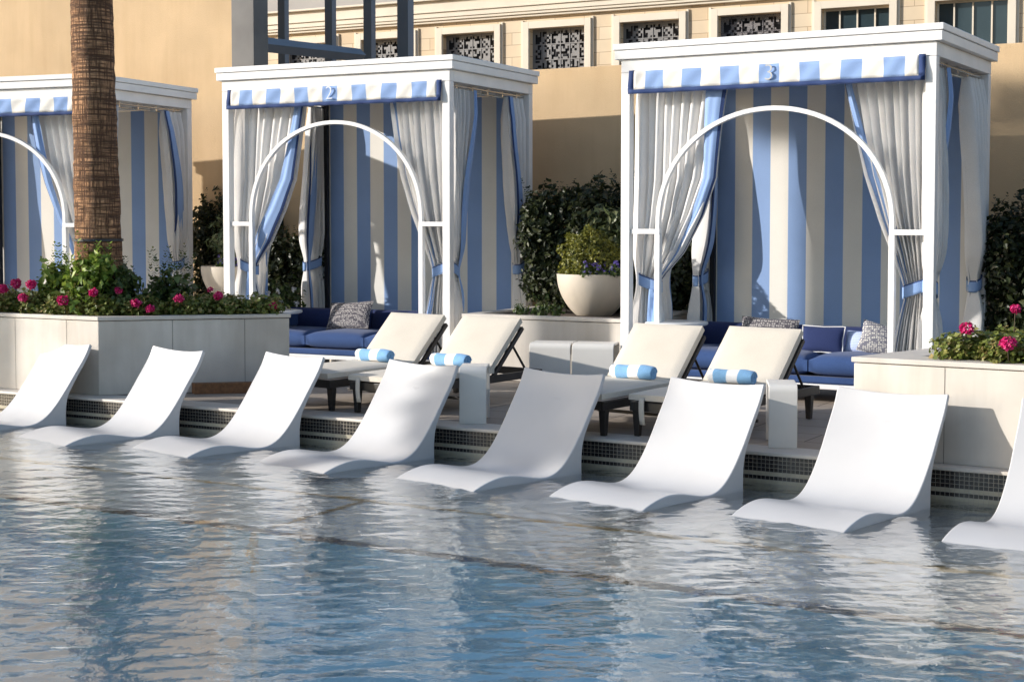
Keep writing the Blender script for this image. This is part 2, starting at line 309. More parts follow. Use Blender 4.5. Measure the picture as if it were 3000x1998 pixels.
# ------------------------------------------------------------------ object helpers
class MB:
    """collects verts/faces (+ per-face material slot)"""
    def __init__(self): self.v = []; self.f = []; self.mi = []
    def add(self, vs, fs, mi=0):
        o = len(self.v); self.v += [tuple(p) for p in vs]
        self.f += [tuple(i + o for i in q) for q in fs]; self.mi += [mi] * len(fs)
    def box(self, x0, x1, y0, y1, z0, z1, mi=0, mat=None):
        vs = [Vector((x, y, z)) for z in (z0, z1) for y in (y0, y1) for x in (x0, x1)]
        if mat: vs = [mat @ p for p in vs]
        self.add(vs, [(0, 2, 3, 1), (4, 5, 7, 6), (0, 1, 5, 4), (2, 6, 7, 3), (0, 4, 6, 2), (1, 3, 7, 5)], mi)
    def prism(self, poly, z0, z1, mi=0):
        n = len(poly)
        vs = [(p[0], p[1], z0) for p in poly] + [(p[0], p[1], z1) for p in poly]
        fs = [tuple(reversed(range(n))), tuple(range(n, 2 * n))] + [(i, (i + 1) % n, n + (i + 1) % n, n + i) for i in range(n)]
        self.add(vs, fs, mi)
    def tube(self, pts, r, n=8, mi=0, closed=False, rad=None):
        pts = [Vector(p) for p in pts]; m = len(pts); rings = []
        up = Vector((0, 0, 1)); prev = None
        for i, p in enumerate(pts):
            a = pts[max(0, i - 1)]; b = pts[min(m - 1, i + 1)]; t = (b - a).normalized()
            if prev is None:
                s = t.cross(up)
                if s.length < .1: s = t.cross(Vector((1, 0, 0)))
            else:
                s = prev - t * prev.dot(t)
            s.normalize(); prev = s; w = s.cross(t)
            rr = rad[i] if rad else r
            rings.append([p + s * (rr * math.cos(2 * math.pi * k / n)) + w * (rr * math.sin(2 * math.pi * k / n)) for k in range(n)])
        vs = [q for ring in rings for q in ring]; fs = []
        for i in range(m - 1):
            for k in range(n): fs.append((i * n + k, i * n + (k + 1) % n, (i + 1) * n + (k + 1) % n, (i + 1) * n + k))
        fs.append(tuple(reversed(range(n)))); fs.append(tuple(range((m - 1) * n, m * n)))
        self.add(vs, fs, mi)
    def strip(self, pts, w, h, mi=0, ydir=(0, 1, 0)):
        """rectangular section bar along a path in the xz plane: w in-plane, h along ydir"""
        pts = [Vector(p) for p in pts]; m = len(pts); y = Vector(ydir); vs = []
        for i, p in enumerate(pts):
            t = (pts[min(m - 1, i + 1)] - pts[max(0, i - 1)]).normalized(); s = t.cross(y).normalized()
            vs += [p + s * w / 2 - y * h / 2, p + s * w / 2 + y * h / 2, p - s * w / 2 + y * h / 2, p - s * w / 2 - y * h / 2]
        fs = []
        for i in range(m - 1):
            for k in range(4): fs.append((i * 4 + k, (i + 1) * 4 + k, (i + 1) * 4 + (k + 1) % 4, i * 4 + (k + 1) % 4))
        fs += [(0, 1, 2, 3), tuple(reversed(range((m - 1) * 4, m * 4)))]
        self.add(vs, fs, mi)
    def grid(self, fn, nu, nv, mi=0, mif=None):
        vs = [fn(i / nu, j / nv) for j in range(nv + 1) for i in range(nu + 1)]
        o = len(self.v); self.v += [tuple(p) for p in vs]
        for j in range(nv):
            for i in range(nu):
                a = o + j * (nu + 1) + i
                self.f.append((a, a + 1, a + nu + 2, a + nu + 1)); self.mi.append(mif(i, j) if mif else mi)
    def lathe(self, prof, n=32, mi=0, c=(0, 0)):
        vs = [(c[0] + r * math.cos(2 * math.pi * k / n), c[1] + r * math.sin(2 * math.pi * k / n), z) for r, z in prof for k in range(n)]
        fs = [(i * n + k, i * n + (k + 1) % n, (i + 1) * n + (k + 1) % n, (i + 1) * n + k) for i in range(len(prof) - 1) for k in range(n)]
        self.add(vs, fs, mi)
    def build(self, name, mats, parent=None, smooth=None, bevel=0, seg=2, solid=0, loc=None, weld=False):
        me = bpy.data.meshes.new(name); me.from_pydata(self.v, [], self.f)
        if not isinstance(mats, (list, tuple)): mats = [mats]
        for m in mats: me.materials.append(m)
        if len(mats) > 1: me.polygons.foreach_set('material_index', self.mi)
        bm = bmesh.new(); bm.from_mesh(me)
        if weld: bmesh.ops.remove_doubles(bm, verts=bm.verts, dist=.0005)
        bmesh.ops.recalc_face_normals(bm, faces=bm.faces); bm.to_mesh(me); bm.free()
        if smooth is not None:
            me.shade_smooth()
            if smooth < 180: me.set_sharp_from_angle(angle=R(smooth))
        me.update()
        o = bpy.data.objects.new(name, me); COL.objects.link(o)
        if parent: o.parent = parent
        if loc: o.location = loc
        if solid:
            s = o.modifiers.new('thickness', 'SOLIDIFY'); s.thickness = solid; s.offset = 0
        if bevel:
            b = o.modifiers.new('edges', 'BEVEL'); b.width = bevel; b.segments = seg; b.limit_method = 'ANGLE'; b.angle_limit = R(40); b.harden_normals = False
        return o

def tag(o, label=None, cat=None, group=None, kind=None):
    if label: o['label'] = label
    if cat: o['category'] = cat
    if group: o['group'] = group
    if kind: o['kind'] = kind
    return o

def empty(name, loc, yaw=0, label=None, cat=None, group=None):
    o = bpy.data.objects.new(name, None); COL.objects.link(o)
    o.location = loc; o.rotation_euler = (0, 0, -R(yaw)); o.empty_display_size = .2
    return tag(o, label, cat, group)

def children(o): return [c for c in bpy.data.objects if c.parent == o]
def copy_tree(o, parent=None):
    c = o.copy(); COL.objects.link(c)
    if parent: c.parent = parent
    for ch in children(o): copy_tree(ch, c)
    return c

def cr(pts, n):
    """Catmull-Rom through 2-D/3-D points, n samples per span"""
    P = [Vector(p) for p in pts]; P = [P[0] * 2 - P[1]] + P + [P[-1] * 2 - P[-2]]; out = []
    for i in range(1, len(P) - 2):
        for k in range(n):
            t = k / n; a, b, c, d = P[i - 1], P[i], P[i + 1], P[i + 2]
            out.append(.5 * ((2 * b) + (c - a) * t + (2 * a - 5 * b + 4 * c - d) * t * t + (3 * b - a - 3 * c + d) * t ** 3))
    out.append(P[-2]); return out

def lerp(a, b, t): return a + (b - a) * t
def interp(tab, x):
    """piecewise linear with smoothing on sorted table [(x,y)...]"""
    if x <= tab[0][0]: return tab[0][1]
    for (x0, y0), (x1, y1) in zip(tab, tab[1:]):
        if x <= x1:
            t = (x - x0) / (x1 - x0); return lerp(y0, y1, t)
    return tab[-1][1]

# ------------------------------------------------------------------ camera, world, sun
cam = bpy.data.cameras.new('camera'); co = bpy.data.objects.new('camera', cam); COL.objects.link(co)
co.location = (0, 0, 1.6); co.rotation_euler = (math.pi / 2 - .05, 0, 0)
cam.sensor_width = 36; cam.lens = 52.76; cam.shift_y = -.0431; cam.clip_end = 2000; cam.clip_start = .05
SC.camera = co
SUN_AZ, SUN_EL = 85.6, 18.0      # direction the light travels, clockwise from +Y; elevation
w = bpy.data.worlds.new('World'); SC.world = w; w.use_nodes = True
nt = w.node_tree; bg = nt.nodes['Background']; sky = nt.nodes.new('ShaderNodeTexSky')
sky.sky_type = 'NISHITA'; sky.sun_disc = False; sky.sun_elevation = R(SUN_EL); sky.sun_rotation = R(SUN_AZ + 180)
sky.air_density = 1.0; sky.dust_density = 1.2; sky.ozone_density = 1.5
nt.links.new(sky.outputs[0], bg.inputs[0]); bg.inputs[1].default_value = .15
sl = bpy.data.lights.new('sun', 'SUN'); sl.energy = 4.4; sl.angle = R(.55); sl.color = (1, .945, .87)
so = bpy.data.objects.new('sun', sl); COL.objects.link(so)
d = Vector((math.sin(R(SUN_AZ)) * math.cos(R(SUN_EL)), math.cos(R(SUN_AZ)) * math.cos(R(SUN_EL)), -math.sin(R(SUN_EL))))
so.rotation_euler = d.to_track_quat('-Z', 'Y').to_euler()
SC.view_settings.view_transform = 'Standard'; SC.view_settings.look = 'None'
SC.view_settings.exposure = .40; SC.view_settings.gamma = 1
SC.render.engine = 'CYCLES'; SC.cycles.use_denoising = True
SC.cycles.max_bounces = 10; SC.cycles.transparent_max_bounces = 12; SC.cycles.caustics_reflective = False; SC.cycles.caustics_refractive = True
SC.cycles.sample_clamp_indirect = 6

# ------------------------------------------------------------------ setting: deck, pool, water
WZ = -.22
def edge(s):
    """pool edge: s metres to the right of (-.55,11.72); returns xy"""
    a = R(29.9); bend = .0013 * s * s
    return (-.556 + s * math.cos(a) - bend * math.sin(a) , 11.722 - s * math.sin(a) - bend * math.cos(a))
ES = [(-60 + i) if i < 44 else None for i in range(44)]
S = [-60, -40, -25, -16, -12] + [-10 + .5 * i for i in range(41)] + [12, 16, 25, 40, 60]
def edge_off(s, off):
    x, y = edge(max(-14, min(14, s))) if abs(s) <= 14 else (edge(14 * (1 if s > 0 else -1))[0] + (s - 14 * (1 if s > 0 else -1)) * math.cos(R(29.9)), edge(14 * (1 if s > 0 else -1))[1] - (s - 14 * (1 if s > 0 else -1)) * math.sin(R(29.9)))
    return (x + off * math.sin(R(29.9)), y + off * math.cos(R(29.9)))
def band(name, o0, o1, z0, z1, mat, kind='structure', bevel=0, S=S):
    b = MB(); n = len(S)
    A = [edge_off(s, o0) for s in S]; B = [edge_off(s, o1) for s in S]
    if z0 is None:
        b.add([(p[0], p[1], z1) for p in A] + [(p[0], p[1], z1) for p in B], [(i, i + 1, n + i + 1, n + i) for i in range(n - 1)])
    else:
        vs = [(p[0], p[1], z) for z in (z0, z1) for p in A] + [(p[0], p[1], z) for z in (z0, z1) for p in B]
        fs = []
        for i in range(n - 1):
            fs += [(i, i + 1, n + i + 1, n + i), (n + i, n + i + 1, 3 * n + i + 1, 3 * n + i), (2 * n + i, 3 * n + i, 3 * n + i + 1, 2 * n + i + 1), (i, 2 * n + i, 2 * n + i + 1, i + 1)]
        b.add(vs, fs)
    return tag(b.build(name, mat, bevel=bevel), kind=kind)
band('deck', .30, 160, None, -.004, M['deckstone'])
band('pool_coping', -.012, .30, -.024, 0, M['stone_cap'], bevel=.005)
# pool wall with waterline tiles
b = MB(); n = len(S); A = [edge_off(s, 0) for s in S]
b.add([(p[0], p[1], -.024) for p in A] + [(p[0], p[1], -.524) for p in A], [(i, i + 1, n + i + 1, n + i) for i in range(n - 1)])
pw = tag(b.build('pool_wall', M['tile']), kind='structure')
uvl = pw.data.uv_layers.new(name='UVMap')
for lp in pw.data.loops:
    v = lp.vertex_index; uvl.data[lp.index].uv = (S[v % n] + 60, 0.0 if v < n else .5)
# shelf, deep floor and riser under the dark edge line
SHZ = -.50; SHW = -2.84
band('pool_shelf', SHW, .02, None, SHZ, M['shelf'])
b = MB(); A = [edge_off(s, SHW) for s in S]
b.add([(p[0], p[1], SHZ) for p in A] + [(p[0], p[1], -1.5) for p in A], [(i, i + 1, n + i + 1, n + i) for i in range(n - 1)])
tag(b.build('pool_riser', M['blueplaster']), kind='structure')
b = MB(); b.add([(-60, -12, -1.35), (60, -12, -1.35), (60, 60, -1.35), (-60, 60, -1.35)], [(0, 1, 2, 3)])
tag(b.build('pool_floor', M['blueplaster']), kind='structure')
band('pool_edge_line', SHW, SHW + .12, None, SHZ + .004, M['edge_dark'])
band('pool_step_line', -1.70, -1.63, None, SHZ + .004, M['gold'], S=[-10 + .5 * i for i in range(41)])
b = MB(); q0, q1 = edge_off(.44, -1.69), edge_off(.44, SHW + .125); q2, q3 = edge_off(.49, SHW + .125), edge_off(.49, -1.69)
b.add([(q[0], q[1], SHZ + .008) for q in (q0, q1, q2, q3)], [(0, 1, 2, 3)])
r0, r1 = edge_off(.44, SHW - .004), edge_off(.49, SHW - .004)
b.add([(r0[0], r0[1], SHZ), (r1[0], r1[1], SHZ), (r1[0], r1[1], -1.34), (r0[0], r0[1], -1.34)], [(0, 1, 2, 3)])
tag(b.build('pool_lane_line', M['gold']), kind='structure')
# ground far below/around
b = MB(); b.add([(-900, -900, -2.2), (900, -900, -2.2), (900, 900, -2.2), (-900, 900, -2.2)], [(0, 1, 2, 3)])
tag(b.build('ground', M['deckstone']), kind='structure')
# near-side deck under the camera
b = MB(); b.box(-60, 60, -40, 1.2, -1.6, -.004); tag(b.build('near_deck', M['deckstone']), kind='structure')

b = MB(); b.box(-60, -15, 1.21, 22, -1.6, -.006); tag(b.build('left_deck', M['deckstone']), kind='structure')

# water: rippled sheet
def make_water():
    rs = np.random.RandomState(3)
    xs = np.linspace(-5.6, 5.0, 620); ys = np.linspace(4.2, 15.6, 800)
    X, Y = np.meshgrid(xs, ys)
    Z = np.zeros_like(X)
    # wave trains: mostly crests running across the view, plus chop
    for k in range(64):
        lam = .065 * (1.055 ** k)
        ang = rs.normal(math.pi / 2, .66 if lam < .6 else .85)
        kk = 2 * math.pi / lam
        slope = .0135 if lam < .16 else .0115 if lam < .36 else (.0058 if lam < .8 else .0026)
        gx, gy, ph = rs.uniform(-.5, .5), rs.uniform(-.5, .5), rs.uniform(0, 6.28)
        env = .5 + .5 * np.sin(gx * X * 2.2 + gy * Y * 2.2 + ph)
        warp = .25 * lam * np.sin(1.9 * X + ph * 2) + .2 * lam * np.sin(1.3 * Y + ph)
        near = 1 + (.55 / (1 + np.exp((Y - 8.2) / .5)) if lam < .5 else 0)
        Z += near * env * slope / kk * np.sin(kk * (X * math.cos(ang) + Y * math.sin(ang)) + kk * warp + rs.uniform(0, 6.28))
    # ring ripples spreading from a few chairs' toes
    for cx, cy, am in [(.55, 9.55, .9), (-2.3, 11.3, .8), (-5.0, 8.0, .7), (1.7, 8.95, .6), (-3.4, 6.6, .8)]:
        r = np.hypot(X - cx, Y - cy)
        Z += am * .0016 * np.sin(2 * math.pi * r / .17) * np.exp(-r / .9)
    ny, nx = X.shape
    v = np.stack([X, Y, Z + WZ], -1).reshape(-1, 3)
    idx = np.arange(nx * ny).reshape(ny, nx)
    f = np.stack([idx[:-1, :-1], idx[:-1, 1:], idx[1:, 1:], idx[1:, :-1]], -1).reshape(-1, 4)
    me = bpy.data.meshes.new('water'); me.vertices.add(len(v)); me.vertices.foreach_set('co', v.ravel())
    me.loops.add(f.size); me.loops.foreach_set('vertex_index', f.ravel())
    me.polygons.add(len(f)); me.polygons.foreach_set('loop_start', np.arange(0, f.size, 4)); me.polygons.foreach_set('loop_total', np.full(len(f), 4))
    me.update(); me.validate(); me.shade_smooth(); me.materials.append(M['water'])
    o = bpy.data.objects.new('water', me); COL.objects.link(o); tag(o, kind='structure')
    b = MB(); z = WZ - .004
    for (x0, x1, y0, y1) in [(-15.2, -5.6, 1.25, 30), (5.0, 60, 1.25, 60), (-5.6, 5.0, 1.25, 4.2), (-5.6, 5.0, 15.6, 30)]:
        b.add([(x0, y0, z), (x1, y0, z), (x1, y1, z), (x0, y1, z)], [(0, 1, 2, 3)])
    tag(b.build('water_beyond', M['water']), kind='structure')
make_water()

# ------------------------------------------------------------------ cabanas
HW, HD = 1.467, 1.93     # half width at post faces, depth
STRIPE = .192
def striped(b, x0, x1, z0, z1, y, first, w=STRIPE, axis='x', phase=0.0, sag=None, th=.006):
    """vertical awning stripes as faces with material 0 (cream) / 1 (blue)"""
    x = x0; i = first; nextx = x0 + phase if phase else x0 + w
    while x < x1 - 1e-4:
        e = min(nextx, x1)
        sub = 4; zs = [lerp(z0, z1, k / sub) for k in range(sub + 1)]
        for a, c in zip(zs, zs[1:]):
            if axis == 'x': b.add([(x, y, a), (e, y, a), (e, y, c), (x, y, c)], [(0, 1, 2, 3)], i % 2)
            else: b.add([(y, x, a), (y, e, a), (y, e, c), (y, x, c)], [(0, 1, 2, 3)], i % 2)
        x = e; nextx = x + w; i += 1

def make_curtain(parent, axis, plane, outer, tab, top, tie, seed, liningw, sgn, blue_fold=.0, side_in=1, tiez=1.02, loose=False, tails=False):
    """gathered curtain. axis 'x': hangs in the front plane (y=plane), else in a side plane (x=plane).
    outer: coordinate at the post; tab: [(z, inner edge)] ; pleats displaced along the other axis."""
    rr = random.Random(seed)
    npl = 9; nu, nv = 108, 60
    ph = [rr.uniform(0, 6.28) for _ in range(6)]
    tieh = tiez
    lining = MB()
    def width_in(z): return interp(tab, z)
    def pos(u, z):
        xi = width_in(z)
        near = math.exp(-((z - tieh) / .22) ** 2)
        # at the tie the outer side gets pulled in a little as well
        xo = outer + (xi - outer) * (.05 + .08 * near) * (0 if loose else 1)
        x = lerp(xo, xi, u)
        wd = abs(xi - xo)
        amp = .034 + .044 * (1 - min(1, wd / .9))
        amp *= (1 - .55 * near) * (.5 + .5 * min(1, (top - z) / .25))
        # pleat phase drifts so folds run diagonally toward the tie
        drift = .55 * math.sin(1.3 * z + ph[0]) + .35 * math.sin(2.1 * z + ph[1])
        pu = u + .035 * math.sin(5 * u + ph[2] + z)
        d = amp * math.sin(2 * math.pi * npl * pu + drift) + amp * .45 * math.sin(2 * math.pi * npl * .53 * pu + ph[3] + .8 * z)
        d += .04 * u * (1 - near) * math.sin(1.7 * z + ph[4])
        x += .012 * math.sin(2 * math.pi * npl * pu + drift + 1.2) * (1 - near)
        if axis == 'x': return (x, plane + side_in * d, z)
        return (plane + side_in * d, x, z)
    def P(u, v):
        return pos(u, lerp(.03, top, v))
    c = MB(); c.grid(P, nu, nv)
    cur = c.build('curtain', M['curtain'], parent, smooth=180)
    # blue lining: folded-back leading edge, navy tape along its rim
    def LP(u, v):
        z = lerp(.03, top, v)
        near = math.exp(-((z - tieh) / .20) ** 2)
        below = 1 if z > tieh else .55
        wv = liningw * (1 - .6 * near) * below * (.8 + .25 * math.sin(2.2 * z + ph[5]))
        e = pos(1.0, z); e2 = pos(.985, z)
        k = u * wv
        bulge = .022 * math.sin(math.pi * min(1, u * 1.05)) + .030 + .008 * math.sin(13 * u + 2.3 * z + ph[3]) * u
        if axis == 'x': return (e[0] + sgn * k, e[1] - side_in * bulge * (1 - .4 * near), z)
        return (e[0] + bulge * (1 - .4 * near), e[1] + sgn * k, z)
    l = MB(); l.grid(LP, 12, nv, mif=lambda i, j: 1 if i in (0, 1) else 0)
    l.build('lining', [M['blue'], M['navy']], cur, smooth=180)
    if tie:
        xi = interp(tab, tieh); xo = outer + (xi - outer) * .08
        t = MB(); cx = (xi + xo) / 2; hw = abs(xi - xo) / 2 + .006; hd = .068; nn = 28
        drop = .07
        def ring(a, dz, e=0.0):
            s = math.cos(a); x = cx + hw * s * 1.0; q = hd * math.sin(a)
            tt = (x - xo) / (xi - xo + 1e-6)
            z = tieh + .04 - drop * max(0, min(1, tt)) + dz
            return (x, plane + q, z) if axis == 'x' else (plane + q, x, z)
        zz = [-.055, -.03, 0, .03, .044, .056]
        vs = [ring(2 * math.pi * k / nn, dz) for dz in zz for k in range(nn)]
        for j in range(len(zz) - 1):
            fs = [(j * nn + k, j * nn + (k + 1) % nn, (j + 1) * nn + (k + 1) % nn, (j + 1) * nn + k) for k in range(nn)]
            if j == 0: t.add(vs, fs, 0)
            else:
                t.f += fs; t.mi += [1 if j == len(zz) - 2 else 0] * len(fs)
        # loose tails
        e = ring(0 if xi > outer else math.pi, 0)
        def tail(u, v):
            e = ring(0 if xi > outer else math.pi, 0)
            z = e[2] - .02 - .42 * v; k = (u - .5) * (.07 + .05 * v)
            if axis == 'x': return (e[0] - .06 * (1 if xi > outer else -1) + k, plane - .072 - .014 * math.sin(7 * u + 3 * v), z)
            return (plane + (-.085 if plane < 0 else .085), e[1] - .06 * (1 if xi > outer else -1) + k, z)
        if tails: t.grid(tail, 4, 5, mi=0)
        t.build('tieback', [M['tie'], M['navy']], cur, smooth=60, solid=.006)
    return cur

def make_cabana(loc, yaw, label, number=None, digit_mat=None, seed=1, sc=1.0, gap=0.0):
    t = empty('cabana', loc, yaw, label, 'cabana', 'white cabanas in a row'); t.scale = (sc, sc, 1)
    # roof: two stepped bands and a closed top
    r = MB()
    r.box(-1.533, 1.533, -.048, HD + .048, 3.193, 3.25)
    r.box(-1.520, 1.520, -.034, HD + .034, 3.106, 3.190)
    r.build('roof', M['paint'], t, bevel=.006)
    f = MB(); z0, z1 = 2.985, 3.103
    f.box(-HW, HW, 0, .09, z0, z1); f.box(-HW, HW, HD - .09, HD, z0, z1)
    f.box(-HW, -HW + .09, .0925, HD - .0925, z0, z1); f.box(HW - .09, HW, .0925, HD - .0925, z0, z1)
    f.build('roof_beam', M['paint'], t, bevel=.004)
    for sx in (-1, 1):
        for y0 in (0, HD - .09):
            p = MB(); p.box(sx * (HW - .045) - .045, sx * (HW - .045) + .045, y0, y0 + .09, -.14, z0 - .002)
            p.build('post', M['paint'], t, bevel=.005)
    # arch frame in the front opening
    a = MB(); y = .045
    arc = [(-1.10, .0, 1.20), (-1.10, 0, 1.50)] + [(1.10 * -math.cos(th), 0, 1.55 + 1.055 * math.sin(th) ** .92) for th in [R(q) for q in range(4, 177, 4)]] + [(1.10, 0, 1.50), (1.10, 0, 1.20)]
    a.strip([(p[0], y, p[2]) for p in arc], .042, .05)
    for s in (-1, 1):
        a.box(s * 1.10 - .027, s * 1.10 + .027, y - .028, y + .028, -.14, 1.482)
        a.box(min(s * 1.075, s * 1.375), max(s * 1.075, s * 1.375), y - .0265, y + .0265, 1.484, 1.532)
    a.build('arch_frame', M['paint'], t, smooth=35, bevel=.003)
    # valance: striped strip with navy border
    v = MB(); n = 14; x0, x1 = -1.325, 1.325; sw = (x1 - x0 - 2 * .115) / (n - 1)
    def vy(x, z): return -.022 - .007 * math.sin(9 * x + 14 * z) - .026 * (3.0 - z) - .0055 * math.sin(31 * x - 26 * z + 1.5 * math.sin(5 * x))
    xs = [x0, x0 + .115] + [x0 + .115 + sw * k for k in range(1, n)] + [x1]
    for k in range(len(xs) - 1):
        for q in range(5):
            for j in range(6):
                xa, xb = lerp(xs[k], xs[k + 1], q / 5), lerp(xs[k], xs[k + 1], (q + 1) / 5)
                za, zb = lerp(2.822, 2.99, j / 6), lerp(2.822, 2.99, (j + 1) / 6)
                v.add([(xa, vy(xa, za), za), (xb, vy(xb, za), za), (xb, vy(xb, zb), zb), (xa, vy(xa, zb), zb)], [(0, 1, 2, 3)], k % 2)
    for k in range(60):
        xa, xb = lerp(-1.38, 1.38, k / 60), lerp(-1.38, 1.38, (k + 1) / 60)
        v.add([(xa, vy(xa, 2.782), 2.782), (xb, vy(xb, 2.782), 2.782), (xb, vy(xb, 2.822), 2.822), (xa, vy(xa, 2.822), 2.822)], [(0, 1, 2, 3)], 2)
    for xa, xb in ((-1.38, -1.325), (1.325, 1.38)):
        for j in range(6):
            za, zb = lerp(2.822, 3.0, j / 6), lerp(2.822, 3.0, (j + 1) / 6)
            v.add([(xa, vy(xa, za), za), (xb, vy(xb, za), za), (xb, vy(xb, zb), zb), (xa, vy(xa, zb), zb)], [(0, 1, 2, 3)], 2)
    bm_v = v.build('valance', [M['cream'], M['blue'], M['navy']], t, smooth=60, solid=.006, weld=True)
    if number:
        cu = bpy.data.curves.new('number', 'FONT'); cu.body = number; cu.size = .205; cu.extrude = .003; cu.offset = -.004; cu.align_x = 'CENTER'; cu.align_y = 'CENTER'
        tmp = bpy.data.objects.new('tmp', cu); COL.objects.link(tmp); bpy.context.view_layer.update()
        me = bpy.data.meshes.new_from_object(tmp.evaluated_get(bpy.context.evaluated_depsgraph_get())); bpy.data.objects.remove(tmp)
        me.materials.clear(); me.materials.append(digit_mat)
        no = bpy.data.objects.new('number', me); COL.objects.link(no); no.parent = bm_v
        no.rotation_euler = (R(90), 0, 0); no.location = (.005, -.048, 2.907)
    # back wall of striped fabric
    bw = MB(); striped(bw, -1.38, 1.376, .03, 2.98, HD - .05, 0, phase=.10)
    bw.build('back_panel', [M['cream'], M['blue']], t, solid=.006, weld=True)
    ce = MB(); ce.box(-1.37, 1.37, .1, HD - .1, 3.06, 3.085); ce.build('ceiling_panel', M['cream'], t)
    # double chrome rods on both sides and the front
    for (pa, pb) in (((-1.40, .10, 2.955), (-1.40, HD - .10, 2.955)), ((1.40, .10, 2.955), (1.40, HD - .10, 2.955))):
        q = MB(); q.tube([pa, pb], .011, 8); s = -1 if pa[0] > 0 else 1
        q.tube([(pa[0] + s * .07, pa[1], pa[2] - .035), (pb[0] + s * .07, pb[1], pb[2] - .035)], .011, 8)
        for k in range(5):
            yy = lerp(pa[1], pb[1], (k + .5) / 5); q.box(min(pa[0], pa[0] + s * .075), max(pa[0], pa[0] + s * .075), yy - .008, yy + .008, 2.915, 2.984)
        q.build('curtain_rod', M['chrome'], t, smooth=60)
    # shade of the open gap in the back left corner, put in as a black strip
    q = MB(); q.box(-1.335, -1.285, HD - .12, HD - .075, -.1, 2.98); q.build('corner_gap_strip', M['blackgap'], t)
    # front curtains
    tl = [(.0, -1.05), (.5, -1.11), (.95, -1.16), (1.08, -1.11), (1.31, -.91), (1.67, -.70), (2.0, -.56), (2.4, -.50), (2.8, -.44)]
    make_curtain(t, 'x', .185, -1.375, tl, 2.985, True, seed, .22, -1, tails=True)
    tr = [(.0, 1.02), (.5, 1.09), (.95, 1.17), (1.08, 1.15), (1.31, 1.075), (1.62, .94), (2.0, .80), (2.4, .70), (2.8, .62)]
    make_curtain(t, 'x', .185, 1.375, tr, 2.985, True, seed + 1, .11, 1)
    # side curtains (front and back pair on both open sides)
    TA = {-1: [(.0, .80), (.6, .85), (1.2, .93), (1.8, 1.06), (2.4, 1.16), (2.9, 1.20)], 1: [(.0, .30), (.5, .27), (1.0, .24), (1.3, .32), (1.8, .44), (2.4, .54), (2.9, .60)]}
    TB = {-1: [(.0, 1.50), (.6, 1.55), (1.0, 1.57), (1.3, 1.55), (2.0, 1.62), (2.9, 1.66)], 1: [(.0, 1.62), (.5, 1.64), (1.0, 1.68), (1.3, 1.58), (1.8, 1.50), (2.4, 1.46), (2.9, 1.44)]}
    for sx in (-1, 1):
        ga, gb = (gap, gap * .5) if sx < 0 else (0, 0)
        make_curtain(t, 'y', sx * 1.385, .11, [(z, q + ga) for z, q in TA[sx]], 2.93, sx > 0, seed + 2 + sx, .10, -1, side_in=sx)
        make_curtain(t, 'y', sx * 1.385, HD - .11, [(z, q + gb) for z, q in TB[sx]], 2.93, True, seed + 5 + sx, .17, 1, side_in=sx)
    return t

make_cabana((-6.34, 17.95, .05), 21.6, 'white cabana standing behind the palm trunk, cut off by the left edge', None, None, 11, 1.08)
make_cabana((-1.949, 16.257, .066), 27.16, 'white cabana with a figure 2 on its blue striped valance', '2', M['digit_white'], 21, 1.0, -.22)
make_cabana((2.283, 13.357, 0), 30.6, 'white cabana with a figure 3 on its blue striped valance', '3', M['silver'], 31)

def cab(k, l):
    o, a = [((-6.313, 17.87, .045), 21.6), ((-1.949, 16.257, .0), 27.16), ((2.283, 13.357, 0), 30.6)][k]
    ca, sa = math.cos(R(a)), math.sin(R(a))
    return (o[0] + ca * l[0] + sa * l[1], o[1] - sa * l[0] + ca * l[1], l[2]), a

# ------------------------------------------------------------------ sofas, cushions, tables inside cabanas
def cushion(b, x0, x1, y0, y1, z0, z1, puff=.03, n=10, mi=0, mat=None, pinch=1.0):
    """puffed box"""
    def surf(s):
        def fn(u, v):
            a, c = 2 * u - 1, 2 * v - 1
            e = (1 - abs(a) ** 6) * (1 - abs(c) ** 6)
            p = puff * (1 - a * a) * (1 - c * c)
            h = (z1 - z0) / 2
            k = h * (.55 + .45 * e ** .5) + p
            q = Vector((lerp(x0, x1, u), lerp(y0, y1, v), (z0 + z1) / 2 + s * k))
            return mat @ q if mat else q
        return fn
    o0 = len(b.v); b.grid(surf(1), n, n, mi); o1 = len(b.v); b.grid(surf(-1), n, n, mi)
    ring = [i for i in range(n + 1)] + [(n + 1) * (j + 1) + n for j in range(n)] + [(n + 1) * n + n - 1 - i for i in range(n)] + [(n + 1) * (n - 1 - j) for j in range(n - 1)]
    m = len(ring)
    for k in range(m):
        b.f.append((o0 + ring[k], o0 + ring[(k + 1) % m], o1 + ring[(k + 1) % m], o1 + ring[k])); b.mi.append(mi)

